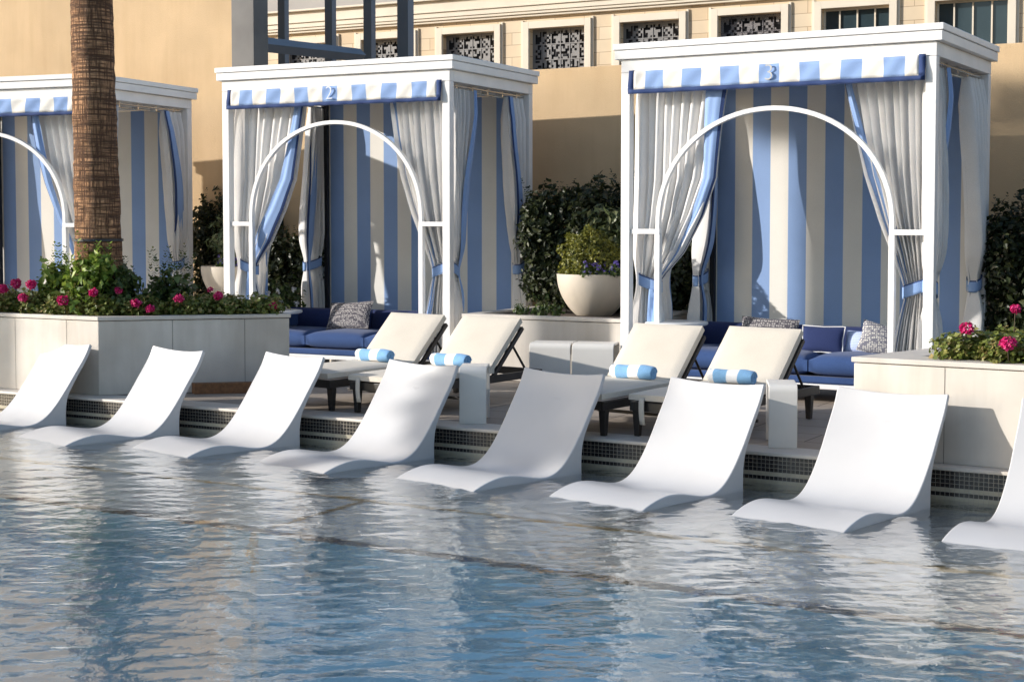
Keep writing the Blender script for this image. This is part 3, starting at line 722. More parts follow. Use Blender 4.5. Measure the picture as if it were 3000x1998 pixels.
def make_sofa(k, x0, x1, label, dz=0):
    p, yaw = cab(k, (0, 0, dz)); t = empty('daybed_sofa', p, yaw, label, 'sofa', 'navy sofas inside the cabanas')
    b = MB(); b.box(x0, x1, .04, .95, .128, .172); b.build('frame', M['paint'], t, bevel=.006)
    b = MB(); b.box(x0, x1, .045, .94, .174, .238); b.build('base', M['sofa'], t, smooth=50, bevel=.018, seg=3)
    n = 3; w = (x1 - x0) / n
    for i in range(n):
        b = MB(); cushion(b, x0 + w * i + .006, x0 + w * (i + 1) - .006, .03, .80, .242, .422, .018, 14); b.build('seat_cushion', M['sofa'], t, smooth=70)
    mt = Matrix.Translation((0, .80, .41)) @ Matrix.Rotation(R(82), 4, 'X')
    for i in range(2):
        ww = (x1 - x0) / 2
        b = MB(); cushion(b, x0 + ww * i + .006, x0 + ww * (i + 1) - .006, -.03, .225, -.08, .06, .02, 12, mat=mt); b.build('back_cushion', M['sofa_dark'], t, smooth=70)
    for s, xe in ((-1, x0), (1, x1)):
        b = MB(); xa, xb = (xe, xe + .17) if s < 0 else (xe - .17, xe)
        b.box(xa, xb, .42, .80, .424, .585); b.build('armrest', M['sofa'], t, smooth=50, bevel=.03, seg=3)
    for x in (x0 + .12, (x0 + x1) / 2 - .05, x1 - .3):
        for y in (.06, .86):
            b = MB(); b.lathe([(0, .13), (.025, .13), (.022, -.12), (0, -.12)], 12, c=(x, y)); b.build('leg', M['bowl'], t, smooth=40)
    return t
make_sofa(2, -1.15, 1.12, 'blue sofa in the cabana marked 3, with white base rail')
make_sofa(1, -1.15, 1.15, 'navy sofa in the cabana marked 2, partly behind the stone planter', -.03)

def pillow(name, k, l, w, h, mats, label, tilt=70, yawoff=0, roll=0, piping=None, thick=.06, group=None):
    p, yaw = cab(k, l); t = empty(name, p, yaw + yawoff, label, 'pillow', group)
    b = MB(); mt = Matrix.Rotation(R(roll), 4, 'Y') @ Matrix.Rotation(R(tilt), 4, 'X')
    def surf(s):
        def fn(u, v):
            a, c = 2 * u - 1, 2 * v - 1
            pin = 1 - .07 * (1 - abs(a)) * abs(c) ** 3 ; pin2 = 1 - .07 * (1 - abs(c)) * abs(a) ** 3
            th = thick * ((1 - a ** 2) * (1 - c ** 2)) ** .45
            return mt @ Vector((a * w / 2 * pin2, h / 2 + c * h / 2 * pin, s * th))
        return fn
    b.grid(surf(1), 16, 12); b.grid(surf(-1), 16, 12)
    b.build('cover', mats, t, smooth=180)
    if piping:
        b = MB(); pts = []
        f = surf(0)
        for k2 in range(16): pts.append(f(k2 / 16, 0))
        for k2 in range(12): pts.append(f(1, k2 / 12))
        for k2 in range(16): pts.append(f(1 - k2 / 16, 1))
        for k2 in range(13): pts.append(f(0, 1 - k2 / 12))
        b.tube(pts, .006, 6); b.build('piping', piping, t, smooth=60)
    return t
pillow('throw_pillow', 1, (-.12, .46, .40), .60, .33, M['weave'], 'grey patterned pillow leaning on the navy sofa behind the left pair of loungers', 66, 4, -4, group='grey patterned pillows')
pillow('throw_pillow', 2, (-.20, .50, .415), .57, .30, M['weave'], 'grey patterned pillow showing above the reclined back of the rightmost deck lounger', 76, 0, 2)
pillow('throw_pillow', 2, (.35, .42, .415), .40, .25, M['sofa_dark'], 'small navy pillow with white piping on the blue sofa', 72, 0, 0, M['piping'], thick=.05)
pillow('throw_pillow', 2, (.70, .50, .415), .34, .22, M['ribbed'], 'pale blue ribbed pillow between the navy one and a grey woven one', 66, 0, 0)
pillow('throw_pillow', 2, (.88, .40, .415), .40, .30, M['weave_light'], 'pale grey woven pillow tilted against the sofa arm behind the right planter', 66, -16, 14)

def round_table(k, l, r, label):
    p, yaw = cab(k, (l[0], l[1], 0)); t = empty('round_table', p, yaw, label, 'table', 'round white tables inside the cabanas')
    b = MB(); b.lathe([(0, l[2] - .03), (r - .01, l[2] - .03), (r, l[2] - .02), (r, l[2] - .004), (r - .006, l[2]), (0, l[2])], 48); b.build('table_top', M['paint'], t, smooth=40)
    b = MB(); b.lathe([(.03, l[2] - .03), (.03, .03), (.16, .015), (.17, -.002)], 24); b.build('pedestal', M['paint'], t, smooth=40)
round_table(2, (-1.02, .28, .66), .30, 'round white side table inside the cabana marked 3')
round_table(1, (-1.0, .24, .60), .36, 'round white side table inside the cabana marked 2')

# ------------------------------------------------------------------ in-pool chaises
def make_pool_chair(loc, yaw, label):
    t = empty('pool_chaise', loc, yaw, label, 'pool lounger', 'white moulded loungers standing in the shallow water')
    front = [(.242, .738), (.186, .62), (.080, .462), (-.018, .318), (-.10, .205), (-.18, .120), (-.26, .068), (-.34, .046), (-.43, .048), (-.54, .068), (-.66, .090), (-.77, .096), (-.87, .084), (-.97, .058), (-1.06, .022), (-1.15, -.025), (-1.24, -.08), (-1.33, -.16)]
    back = [(.270, .720), (.212, .595), (.098, .415), (.026, .285), (.004, .185), (0, .09), (.005, -.05), (.012, -.26)]
    under = [(-.14, -.26), (-.20, -.10), (-.30, -.012), (-.45, .006), (-.62, .018), (-.75, .022), (-.85, .014), (-.95, -.012), (-1.06, -.07), (-1.26, -.19)]
    F = [tuple(p) for p in cr(front, 4)]; B = [tuple(p) for p in cr(back, 3)]; U = [tuple(p) for p in cr(under, 3)]
    ncol = 17; W = .775
    loop = list(reversed(F)) + B + U       # toe -> top -> back -> base -> under
    nf = len(F); N = len(loop); b = MB(); vs = []
    for c in range(ncol):
        tt = -1 + 2 * c / (ncol - 1)
        for i, (y, z) in enumerate(loop):
            if i < nf:
                k = 1 - i / (nf - 1)      # 1 at toe .. 0 at top
                up = max(0, min(1, (z - .02) / .5))
                dip = (.030 * up + .006) * (1 - tt * tt)
                y2 = y + dip * .75; z2 = z - dip * .75
            else:
                y2, z2 = y, z
                if i < nf + 4:
                    dip = .026 * (1 - tt * tt); y2 += dip * .5; z2 -= dip * .8
            wv = W * (1 + .02 * max(0, z))
            vs.append((tt * wv / 2 + .075 * min(0, y), y2, z2))
    fs = []
    for c in range(ncol - 1):
        for i in range(N):
            j = (i + 1) % N; fs.append((c * N + i, c * N + j, (c + 1) * N + j, (c + 1) * N + i))
    b.add(vs, fs)
    b.add([vs[i] for i in range(N)], [tuple(range(N))]); b.add([vs[(ncol - 1) * N + i] for i in range(N)], [tuple(reversed(range(N)))])
    me = b
    o = me.build('seat_shell', M['plastic'], t)
    bm = bmesh.new(); bm.from_mesh(o.data); bmesh.ops.remove_doubles(bm, verts=bm.verts, dist=.0004); bmesh.ops.recalc_face_normals(bm, faces=bm.faces)
    ng = [f for f in bm.faces if len(f.verts) > 4]; bmesh.ops.triangulate(bm, faces=ng); bm.to_mesh(o.data); bm.free()
    o.data.shade_smooth(); o.data.set_sharp_from_angle(angle=R(38))
    bv = o.modifiers.new('edges', 'BEVEL'); bv.width = .009; bv.segments = 3; bv.limit_method = 'ANGLE'; bv.angle_limit = R(48)
    return t
CH = [(-4.30, 13.74, 44, 'first white pool lounger from the left, cut off by the picture edge'),
      (-3.13, 13.07, 44, 'second white pool lounger from the left, below the planter corner'),
      (-2.01, 12.46, 44, 'third white pool lounger from the left, below the right end of the flower planter'),
      (-.88, 11.75, 43, 'fourth white pool lounger from the left, before the left pair of cream loungers'),
      (.22, 11.05, 42.5, 'pool lounger lying in grey shade, before the two white cube tables'),
      (1.28, 10.36, 41.5, 'pool lounger shaded only along its left side, before the rolled blue towels'),
      (2.37, 9.74, 39, 'fully sunlit pool lounger before the left end of the right planter'),
      (3.42, 9.06, 35, 'rightmost pool lounger, cut off by the picture edge')]
first = None
for i, (x, y, yaw, lb) in enumerate(CH):
    if first is None: first = make_pool_chair((x, y, WZ - .030), yaw, lb)
    else:
        c = copy_tree(first); c.location = (x, y, WZ - .030); c.rotation_euler = (0, 0, -R(yaw)); c['label'] = lb

# ------------------------------------------------------------------ deck loungers
def make_lounger(loc, yaw, label):
    t = empty('sun_lounger', loc, yaw, label, 'sun lounger', 'cream cushioned loungers on the deck'); W = .66; h = W / 2
    f = MB()
    for s in (-1, 1): f.box(s * h - (.03 if s > 0 else 0), s * h + (.03 if s < 0 else 0), 0, 1.85, .195, .262)
    f.box(-h + .032, h - .032, .0, .03, .195, .262); f.box(-h + .032, h - .032, 1.82, 1.85, .195, .262); f.box(-h + .032, h - .032, 1.1, 1.13, .2, .255)
    f.build('frame', M['darkframe'], t, bevel=.004)
    for s in (-1, 1):
        for y in (.03, 1.70):
            l = MB(); x = s * (h - .036)
            a, c = .030, .020
            l.add([(x - a, y, .193), (x + a, y, .193), (x + a, y + 2 * a, .193), (x - a, y + 2 * a, .193), (x - c, y + .01, 0), (x + c, y + .01, 0), (x + c, y + .01 + 2 * c, 0), (x - c, y + .01 + 2 * c, 0)],
                  [(0, 1, 2, 3), (7, 6, 5, 4), (0, 4, 5, 1), (1, 5, 6, 2), (2, 6, 7, 3), (3, 7, 4, 0)])
            l.build('leg', M['darkframe'], t, bevel=.003)
    st = MB(); st.box(-h + .05, h - .05, .86, .885, .06, .085); st.build('stretcher', M['darkframe'], t, bevel=.002)
    c = MB(); cushion(c, -h + .005, h - .005, -.02, 1.14, .262, .338, .012, 16); c.build('seat_cushion', M['canvas'], t, smooth=60)
    ang = 43
    mt = Matrix.Translation((0, 1.10, .312)) @ Matrix.Rotation(R(ang), 4, 'X')
    c = MB(); cushion(c, -h + .005, h - .005, .0, .60, -.045, .050, .010, 16, mat=mt); c.build('back_cushion', M['canvas'], t, smooth=60)
    bf = MB()
    for s in (-1, 1): bf.box(s * h - (.028 if s > 0 else 0), s * h + (.028 if s < 0 else 0), -.02, .57, -.085, -.050, mat=mt)
    bf.box(-h + .03, h - .03, .54, .57, -.085, -.05, mat=mt); bf.box(-h + .03, h - .03, .28, .31, -.085, -.05, mat=mt)
    bf.build('back_frame', M['darkframe'], t, bevel=.003)
    for s in (-1, 1):
        pr = MB(); pr.tube([mt @ Vector((s * (h - .08), .42, -.09)), (s * (h - .08), 1.72, .24)], .011, 8)
        pr.build('back_prop', M['darkframe'], t, smooth=50)
    s = MB(); s.grid(lambda u, v: (-h + .10 + .045 * u + .01 * v, -.026 - .012 * math.sin(3 * v), .30 - .20 * v), 3, 6); s.build('strap', M['canvas'], t, smooth=180, solid=.005)
    return t
LG = [((-1.80, 12.80, 0), 37, 'cream sun lounger on the far left of the deck, its back against the navy sofa'),
      ((-1.10, 12.34, 0), 37, 'cream sun lounger next to the two white cube tables, dark frame showing behind its back'),
      ((.415, 11.30, 0), 36, 'cream sunlit sun lounger with the most visible rolled blue towel'),
      ((1.14, 10.94, 0), 37, 'rightmost cream sun lounger, next to the narrow table by the right planter')]
l0 = make_lounger(*LG[0])
for p, yaw, lb in LG[1:]:
    c = copy_tree(l0); c.location = p; c.rotation_euler = (0, 0, -R(yaw)); c['label'] = lb

def make_towel(loc, yaw, label):
    t = empty('rolled_towel', loc, yaw, label, 'towel', 'rolled striped towels on the loungers')
    Lh = .19; r = .059; n = 22; b = MB(); seg = 18
    bands = [.0, .12, .36, .60, .84, .90, 1.0]; colr = [1, 0, 1, 0, 1, 0]
    rr = random.Random(5)
    def fn(u, v):
        a = 2 * math.pi * u; x = lerp(-Lh, Lh, v)
        q = r * (1 + .07 * math.sin(3 * a + 5 * v) + .05 * math.sin(9 * v + 1) + .025 * math.sin(7 * a + 13 * v)) * (1 - .10 * abs(2 * v - 1) ** 6)
        return (x, 1.0 * q * math.cos(a), r * .93 + .93 * q * math.sin(a))
    nv = 30
    b.grid(fn, n, nv, mif=lambda i, j: 0 if (j / nv < .12 or .40 < j / nv < .70) else 1)
    o = b.build('roll', [M['towel_white'], M['towel_blue']], t, smooth=180)
    for s in (-1, 1):
        sp = MB(); pts = []
        for k in range(70):
            a = k / 70 * 2 * math.pi * 3.2; q = r * .9 * (1 - k / 78)
            pts.append((s * (Lh - .004), q * math.cos(a), r * .93 + .93 * q * math.sin(a)))
        sp.tube(pts, .0075, 5); e = sp.build('roll_end', M['towel_blue'], t, smooth=60)
        d = MB(); d.lathe([(0, 0), (r * .88, 0)], 20); dd = d.build('roll_core', M['towel_blue'], t); dd.rotation_euler = (0, R(90), 0); dd.location = (s * (Lh - .010), 0, r * .93)
    return t
def lounger_pt(i, l):
    (x, y, z), yaw, _ = LG[i]; ca, sa = math.cos(R(yaw)), math.sin(R(yaw))
    return (x + ca * l[0] + sa * l[1], y - sa * l[0] + ca * l[1], l[2]), yaw
TW = ['rolled blue and white towel on the leftmost cream lounger',
      'rolled blue and white towel on the lounger beside the cube tables, half hidden',
      'fattest looking rolled blue and white towel, spiral end in full view',
      'rolled blue and white towel on the rightmost cream lounger, only its top showing']
t0 = None
for i in range(4):
    p, yaw = lounger_pt(i, (.06, .86, .346))
    if t0 is None: t0 = make_towel(p, yaw, TW[0])
    else:
        c = copy_tree(t0); c.location = p; c.rotation_euler = (0, 0, -R(yaw)); c['label'] = TW[i]

# ------------------------------------------------------------------ waterfall tables
def make_table(loc, yaw, w_, d_, h_, label, group, th=.02, r=.055):
    t = empty('waterfall_table', loc, yaw, label, 'side table', group)
    pts = [(0, 0), (0, h_ - r)] + [(r - r * math.cos(R(a)), h_ - r + r * math.sin(R(a))) for a in (22, 45, 68)] + [(r, h_), (d_ - r, h_)] + [(d_ - r + r * math.sin(R(a)), h_ - r + r * math.cos(R(a))) for a in (22, 45, 68)] + [(d_, h_ - r), (d_, 0)]
    b = MB(); n = len(pts); P = [Vector((0, p[0], p[1])) for p in pts]; vs = []
    for i, p in enumerate(P):
        tg = (P[min(n - 1, i + 1)] - P[max(0, i - 1)]).normalized(); nr = Vector((0, tg.z, -tg.y))
        q = p + nr * th
        vs += [(-w_ / 2, p.y, p.z), (w_ / 2, p.y, p.z), (w_ / 2, q.y, q.z), (-w_ / 2, q.y, q.z)]
    fs = [(i * 4 + k, i * 4 + (k + 1) % 4, (i + 1) * 4 + (k + 1) % 4, (i + 1) * 4 + k) for i in range(n - 1) for k in range(4)] + [(0, 1, 2, 3), tuple(range((n - 1) * 4, n * 4))]
    b.add(vs, fs); b.build('table_shell', M['table'], t, smooth=35, bevel=.003)
    return t
make_table((-.31, 11.83, 0), 3, .215, .40, .45, 'narrow white waterfall table beside the lounger next to the cubes', 'narrow white tables beside the loungers')
make_table((1.915, 10.55, 0), 7, .20, .42, .45, 'narrow white waterfall table by the right planter, left edge catching sun', 'narrow white tables beside the loungers')
make_table((.355, 14.12, 0), 13, .395, .38, .455, 'left one of the two white cube tables before the stone wall', 'white cube tables')
make_table((.755, 14.03, 0), 13, .395, .38, .455, 'right one of the two white cube tables, open brown side in view', 'white cube tables')

# ------------------------------------------------------------------ planters
def inset(poly, d_):
    n = len(poly); out = []
    A = sum(poly[i][0] * poly[(i + 1) % n][1] - poly[(i + 1) % n][0] * poly[i][1] for i in range(n)); sg = 1 if A > 0 else -1
    for i in range(n):
        p = Vector(poly[i]); a = (p - Vector(poly[i - 1])).normalized(); c = (Vector(poly[(i + 1) % n]) - p).normalized()
        na = Vector((-a.y, a.x)) * sg; nc = Vector((-c.y, c.x)) * sg
        m = (na + nc); m = m / max(.9, m.length_squared) * 2
        q = p + m * d_; out.append((q.x, q.y))
    return out
def make_planter(poly, h_, label, rim=.12, plinth=False, joints=()):
    t = empty('stone_planter', (0, 0, 0), 0, label, 'planter'); n = len(poly)
    b = MB(); inn = inset(poly, .08)
    b.prism(poly, 0.0, h_ - .042); b.build('body', M['stone'], t, bevel=.006)
    out = inset(poly, -.012); inn = inset(poly, rim)
    c = MB(); vs = [(p[0], p[1], z) for z in (h_ - .036, h_) for p in out] + [(p[0], p[1], z) for z in (h_ - .036, h_) for p in inn]
    fs = []
    for i in range(n):
        j = (i + 1) % n
        fs += [(i, j, n + j, n + i), (n + i, n + j, 3 * n + j, 3 * n + i), (2 * n + i, 3 * n + i, 3 * n + j, 2 * n + j), (i, 2 * n + i, 2 * n + j, j)]
    c.add(vs, fs); c.build('cap', M['stone_cap'], t, bevel=.005)
    s = MB(); s.add([(p[0], p[1], h_ - .02) for p in inset(poly, rim - .01)], [tuple(range(n))]); s.build('soil', M['soil'], t)
    if joints:
        j = MB()
        for (x, y, nx, ny) in joints:
            tx, ty = -ny, nx
            j.add([(x + nx * .002 - tx * .0015, y + ny * .002 - ty * .0015, 0), (x + nx * .002 + tx * .0015, y + ny * .002 + ty * .0015, 0), (x + nx * .002 + tx * .0015, y + ny * .002 + ty * .0015, h_ - .043), (x + nx * .002 - tx * .0015, y + ny * .002 - ty * .0015, h_ - .043)], [(0, 1, 2, 3)])
        j.build('joint', M['soil'], t)
    return t
def along(a, c, t): return (lerp(a[0], c[0], t), lerp(a[1], c[1], t))
def jn(a, c, ts):
    d_ = Vector((c[0] - a[0], c[1] - a[1])).normalized(); nx, ny = d_.y, -d_.x
    return [(*along(a, c, t), nx, ny) for t in ts]
PL = [(-8.47, 16.30), (-3.81, 13.79), (-2.12, 14.26), (-2.55, 15.05), (-4.25, 15.65), (-8.15, 17.2)]
make_planter(PL, .725, 'long pale stone planter around the palm, with pink geraniums along its rim', joints=jn(PL[0], PL[1], (.55, .8, .925)) + jn(PL[1], PL[2], (.38, .76)))
PR = [(2.335, 10.215), (7.2, 7.10), (8.2, 8.8), (3.20, 11.04)]
make_planter(PR, .68, 'pale stone planter at the right edge of the picture', rim=.30, joints=jn(PR[0], PR[1], (.108, .35)))
PC = [(-.50, 15.33), (1.07, 14.47), (2.0, 16.1), (.45, 17.05)]
make_planter(PC, .66, 'low stone wall planter between the two numbered cabanas, behind the cube tables', rim=.13)
b = MB(); b.prism([(-2.95, 13.90), (-2.14, 14.05), (-2.2, 14.16), (-3.0, 14.0)], -.002, .095); 
tag(b.build('wooden_plinth', M['wood']), 'rust brown plinth strip at the foot of the left planter side', 'plinth')

# ------------------------------------------------------------------ foliage
def leaves(b, c, rad, n, size, seed, mi=0, shell=.55, flat=.0, elong=1.7, up=.3, zmin=None):
    rr = np.random.RandomState(seed)
    d_ = rr.normal(size=(n, 3)); d_ /= np.linalg.norm(d_, axis=1)[:, None]
    r_ = shell + (1 - shell) * rr.rand(n) ** .7
    lump = 1 + .16 * np.sin(5 * d_[:, 0] + seed) * np.cos(4 * d_[:, 1] + seed * 2) + .12 * np.sin(9 * d_[:, 2] + 7 * d_[:, 0] + seed)
    P = np.array(c) + d_ * r_[:, None] * lump[:, None] * np.array(rad)
    if zmin is not None: P[:, 2] = np.maximum(P[:, 2], zmin + .02 * rr.rand(n))
    for i in range(n):
        nrm = d_[i] * .6 + rr.normal(size=3) * .55 + np.array([0, 0, up]); nrm /= np.linalg.norm(nrm)
        a = np.cross(nrm, rr.normal(size=3)); a /= np.linalg.norm(a) + 1e-9; c2 = np.cross(nrm, a)
        s = size * rr.uniform(.6, 1.25); p = P[i]
        a = a * s * elong * .5; c2 = c2 * s * .5
        fold = nrm * s * .12
        b.add([p - a, p - a * .1 + c2 + fold, p + a, p - a * .1 - c2 + fold], [(0, 1, 2, 3)], mi)

def make_shrub(name, loc, blobs, leaf, label, cat, size=.05, seed=1, stems=5, group=None, elong=1.7, shell=.5, extra=None):
    t = empty(name, loc, 0, label, cat, group)
    b = MB()
    for k, (c, rad, n) in enumerate(blobs): leaves(b, c, rad, n, size, seed * 13 + k, elong=elong, shell=shell)
    if extra: spikes(b, *extra)
    b.build('foliage', leaf, t)
    s = MB(); rr = random.Random(seed)
    for k in range(stems):
        c, rad, n = blobs[k % len(blobs)]
        top = (c[0] + rr.uniform(-.6, .6) * rad[0], c[1] + rr.uniform(-.6, .6) * rad[1], c[2] + rr.uniform(-.2, .7) * rad[2])
        base = (rr.uniform(-.06, .06), rr.uniform(-.06, .06), -.02)
        mid = tuple(lerp(base[q], top[q], .5) + rr.uniform(-.03, .03) for q in range(3))
        s.tube([base, mid, top], .012, 6, rad=[.014, .010, .004])
    s.build('stem', M['stem'], t, smooth=60)
    return t

def spikes(b, base, n, h_, seed, size, spread=.12):
    """upright leafy shoots"""
    rr = random.Random(seed)
    for k in range(n):
        a = rr.uniform(0, 6.28); tilt = rr.uniform(.05, .4)
        d_ = Vector((math.cos(a) * tilt, math.sin(a) * tilt, 1)).normalized()
        o = Vector(base) + Vector((rr.uniform(-spread, spread), rr.uniform(-spread, spread), 0)); hh = h_ * rr.uniform(.6, 1.1)
        m = int(hh / .026)
        for j in range(m):
            t = (j + 1) / m
            if t < .25: continue
            p = o + d_ * hh * t
            for q in range(2):
                an = j * 2.4 + q * math.pi; out = Vector((math.cos(an), math.sin(an), .75)).normalized(); s = size * (1.15 - .5 * t) * rr.uniform(.7, 1.2)
                sd = out.cross(Vector((0, 0, 1))).normalized()
                b.add([p, p + out * s * .55 + sd * s * .28, p + out * s * 1.1, p + out * s * .55 - sd * s * .28], [(0, 1, 2, 3)])

# hedge plants behind the cabanas
def hedge(locs, label_list, group):
    for i, (x, y, zt, zb, rx) in enumerate(locs):
        hh = (zt - zb); c = hh / 2
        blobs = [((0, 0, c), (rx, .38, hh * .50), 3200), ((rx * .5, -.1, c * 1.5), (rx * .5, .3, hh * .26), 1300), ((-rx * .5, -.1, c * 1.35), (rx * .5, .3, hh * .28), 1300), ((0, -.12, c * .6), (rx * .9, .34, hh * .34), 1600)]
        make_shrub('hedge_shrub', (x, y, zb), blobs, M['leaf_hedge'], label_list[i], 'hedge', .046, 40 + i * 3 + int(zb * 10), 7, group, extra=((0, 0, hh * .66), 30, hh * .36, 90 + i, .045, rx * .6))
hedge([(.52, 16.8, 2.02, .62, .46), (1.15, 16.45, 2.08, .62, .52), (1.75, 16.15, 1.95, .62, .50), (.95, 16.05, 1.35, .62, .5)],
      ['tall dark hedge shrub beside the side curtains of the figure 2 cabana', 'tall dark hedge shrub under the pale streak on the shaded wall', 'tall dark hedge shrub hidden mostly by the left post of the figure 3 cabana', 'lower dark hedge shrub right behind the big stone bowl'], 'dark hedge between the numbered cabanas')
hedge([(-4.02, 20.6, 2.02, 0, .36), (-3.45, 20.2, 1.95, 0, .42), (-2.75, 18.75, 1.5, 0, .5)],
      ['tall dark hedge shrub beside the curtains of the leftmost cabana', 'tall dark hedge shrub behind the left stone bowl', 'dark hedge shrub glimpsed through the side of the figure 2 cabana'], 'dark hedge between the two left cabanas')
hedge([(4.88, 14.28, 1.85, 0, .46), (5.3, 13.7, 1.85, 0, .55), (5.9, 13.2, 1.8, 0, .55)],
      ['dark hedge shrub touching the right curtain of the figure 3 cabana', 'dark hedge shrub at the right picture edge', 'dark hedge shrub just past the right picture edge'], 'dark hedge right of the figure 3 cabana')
make_shrub('olive_shrub', (1.02, 15.85, .64), [((0, 0, .80), (.30, .26, .34), 620), ((-.12, 0, .55), (.22, .22, .25), 260)], M['leaf_olive'], 'pale grey green shrub with lighter leaves behind the round boxwood', 'shrub', .055, 61, 6, elong=2.4, shell=.25)

def bowl(loc, label, r=.385):
    t = empty('bowl_planter', loc, 0, label, 'planter bowl', 'round cast stone bowls')
    h_ = .44; prof = [(.0, 0), (.15, 0)]
    for k in range(1, 15):
        a = k / 14; prof.append((.15 + (r - .15) * math.sin(a * math.pi / 2) ** .85, h_ * a ** 1.15))
    prof += [(r, h_ + .004), (r - .03, h_ + .004), (r - .035, h_ - .05), (0, h_ - .05)]
    b = MB(); b.lathe(prof, 56); b.build('bowl', M['bowl'], t, smooth=50)
    return t
bowl((.845, 15.42, .622), 'big round stone bowl holding the clipped boxwood ball')
bowl((-3.30, 17.8, .63), 'stone bowl half hidden behind the left post of the figure 2 cabana')
b = MB(); b.box(-3.6, -3.0, 17.5, 18.1, -.004, .628); tag(b.build('stone_pedestal', M['stone'], bevel=.01), 'low stone block carrying the left stone bowl', 'pedestal')
make_shrub('boxwood_ball', (.80, 15.42, 1.02), [((0, 0, .21), (.30, .28, .29), 4200)], M['leaf_box'], 'clipped round boxwood in the big stone bowl', 'shrub', .026, 71, 4, shell=.82, elong=1.4)
def small_flowers(loc, n, leaf, petal, label, name, seed, w_=.18, h_=.16):
    t = empty(name, loc, 0, label, 'flowers'); b = MB(); rr = random.Random(seed); fl = MB()
    for k in range(n):
        x, y = rr.uniform(-w_, w_), rr.uniform(-.09, .09); z = rr.uniform(.03, h_)
        leaves(b, (x, y, z * .5), (.035, .035, z * .5), 14, .026, seed + k)
        fl = MB(); leaves(fl, (x, y, z), (.013, .013, .018), 15, .017, seed + k * 7, elong=1.1); fl.build('flower_head', petal, t)
    b.build('foliage', leaf, t)
small_flowers((.90, 15.15, 1.04), 46, M['leaf_mid'], M['petal_purple'], 'purple flowers at the front rim of the big stone bowl', 'purple_flowers', 5)
small_flowers((-3.28, 17.56, 1.04), 30, M['leaf_mid'], M['petal_purple'], 'small purple flowers in the left stone bowl', 'purple_flowers', 8)
t = make_shrub('rosemary_bush', (-3.38, 17.8, 1.0), [((0, 0, .32), (.22, .2, .34), 500)], M['leaf_olive'], 'loose upright bush growing from the left stone bowl', 'shrub', .035, 75, 6, elong=2.6, shell=.2, extra=((0, 0, .1), 16, .75, 5, .04, .15))
t = make_shrub('white_flower_bush', (-2.72, 17.75, .0), [((0, 0, .45), (.36, .3, .5), 900)], M['leaf_mid'], 'bush with small white flowers seen through the side of the figure 2 cabana', 'shrub', .05, 77, 5)
rr = random.Random(3)
for k in range(16):
    b = MB(); leaves(b, (rr.uniform(-.3, .3), rr.uniform(-.32, -.2), rr.uniform(.3, .85)), (.03, .03, .03), 14, .032, 300 + k, elong=1.1); b.build('flower_head', M['petal_white'], t)
for i, (x, y, hh) in enumerate([(.28, 15.07, .24), (.42, 15.0, .16), (.10, 15.15, .15)]):
    t = empty('wall_plant', (x, y, .64), 0, ['upright green plant on the low wall beside the figure 2 cabana', 'small green plant left of the big stone bowl', 'smallest green plant on the low wall by the side curtain'][i], 'plant', 'small plants on the low wall')
    b = MB(); spikes(b, (0, 0, 0), 9, hh, 33 + i, .035, .06); leaves(b, (0, 0, .06), (.09, .07, .06), 60, .035, 21 + i); b.build('foliage', M['leaf_mid'], t)

# shrubs in the left planter
def bush(loc, blobs, leaf, lb, seed, sp, size=.055):
    t = make_shrub('leafy_shrub', loc, blobs, leaf, lb, 'shrub', size, seed, 6, 'leafy shrubs around the palm', elong=1.6, shell=.25, extra=((0, 0, .05), *sp))
bush((-4.40, 14.50, .70), [((0, 0, .28), (.21, .2, .28), 420)], M['leaf_bright'], 'yellow green leafy shrub left of the palm trunk', 81, (14, .62, 4, .055, .14))
bush((-3.98, 14.12, .70), [((0, 0, .30), (.24, .2, .30), 480), ((.1, 0, .45), (.16, .15, .2), 160)], M['leaf_bright'], 'brightest tall leafy shrub in front of the palm trunk', 82, (16, .70, 5, .06, .16))
bush((-3.72, 14.20, .70), [((0, 0, .24), (.24, .2, .24), 480)], M['leaf_mid'], 'dark green shrub just right of the bright one', 83, (12, .50, 6, .055, .18))
bush((-3.30, 14.42, .70), [((0, 0, .20), (.26, .2, .22), 480)], M['leaf_mid'], 'dark glossy shrub farthest right in the palm planter', 84, (14, .58, 7, .055, .18))

# geraniums
def flower_head(loc_, parent, r, seed):
    r = r * .95; b = MB(); leaves(b, loc_, (r, r, r * .85), 150, r * .55, seed, elong=1.15, shell=.75); return b.build('flower_head', M['petal'], parent)
def make_geranium(loc, label, heads, seed, w_=.24, hgt=.20, group='pink geraniums in the left planter'):
    t = empty('geranium', loc, 0, label, 'geranium', group)
    b = MB()
    leaves(b, (0, 0, hgt * .45), (w_, .18, hgt * .60), 1300, .040, seed, shell=.35, elong=1.05, up=.9)
    b.build('foliage', M['leaf_ger'], t)
    for i, (x, y, z, r) in enumerate(heads):
        z += .03; y -= .04
        s = MB(); s.tube([(x * .6, y * .6 + .02, .02), (x, y, z)], .004, 5); s.build('stem', M['stem'], t)
        flower_head((x, y, z + r * .3), t, r, seed * 3 + i)
    return t
def on_plane(u, v, z):
    """pixel of the 2354 px wide overview -> point at height z (used once to read positions off the photo)"""
    F, P, CY = 3450., .05, 682.6
    a = (u - 1177) / F; c = -(v - CY) / F
    d_ = Vector((a, math.cos(P) + c * math.sin(P), -math.sin(P) + c * math.cos(P))); k = (z - 1.6) / d_.z
    return d_.x * k, d_.y * k
GDY = .07
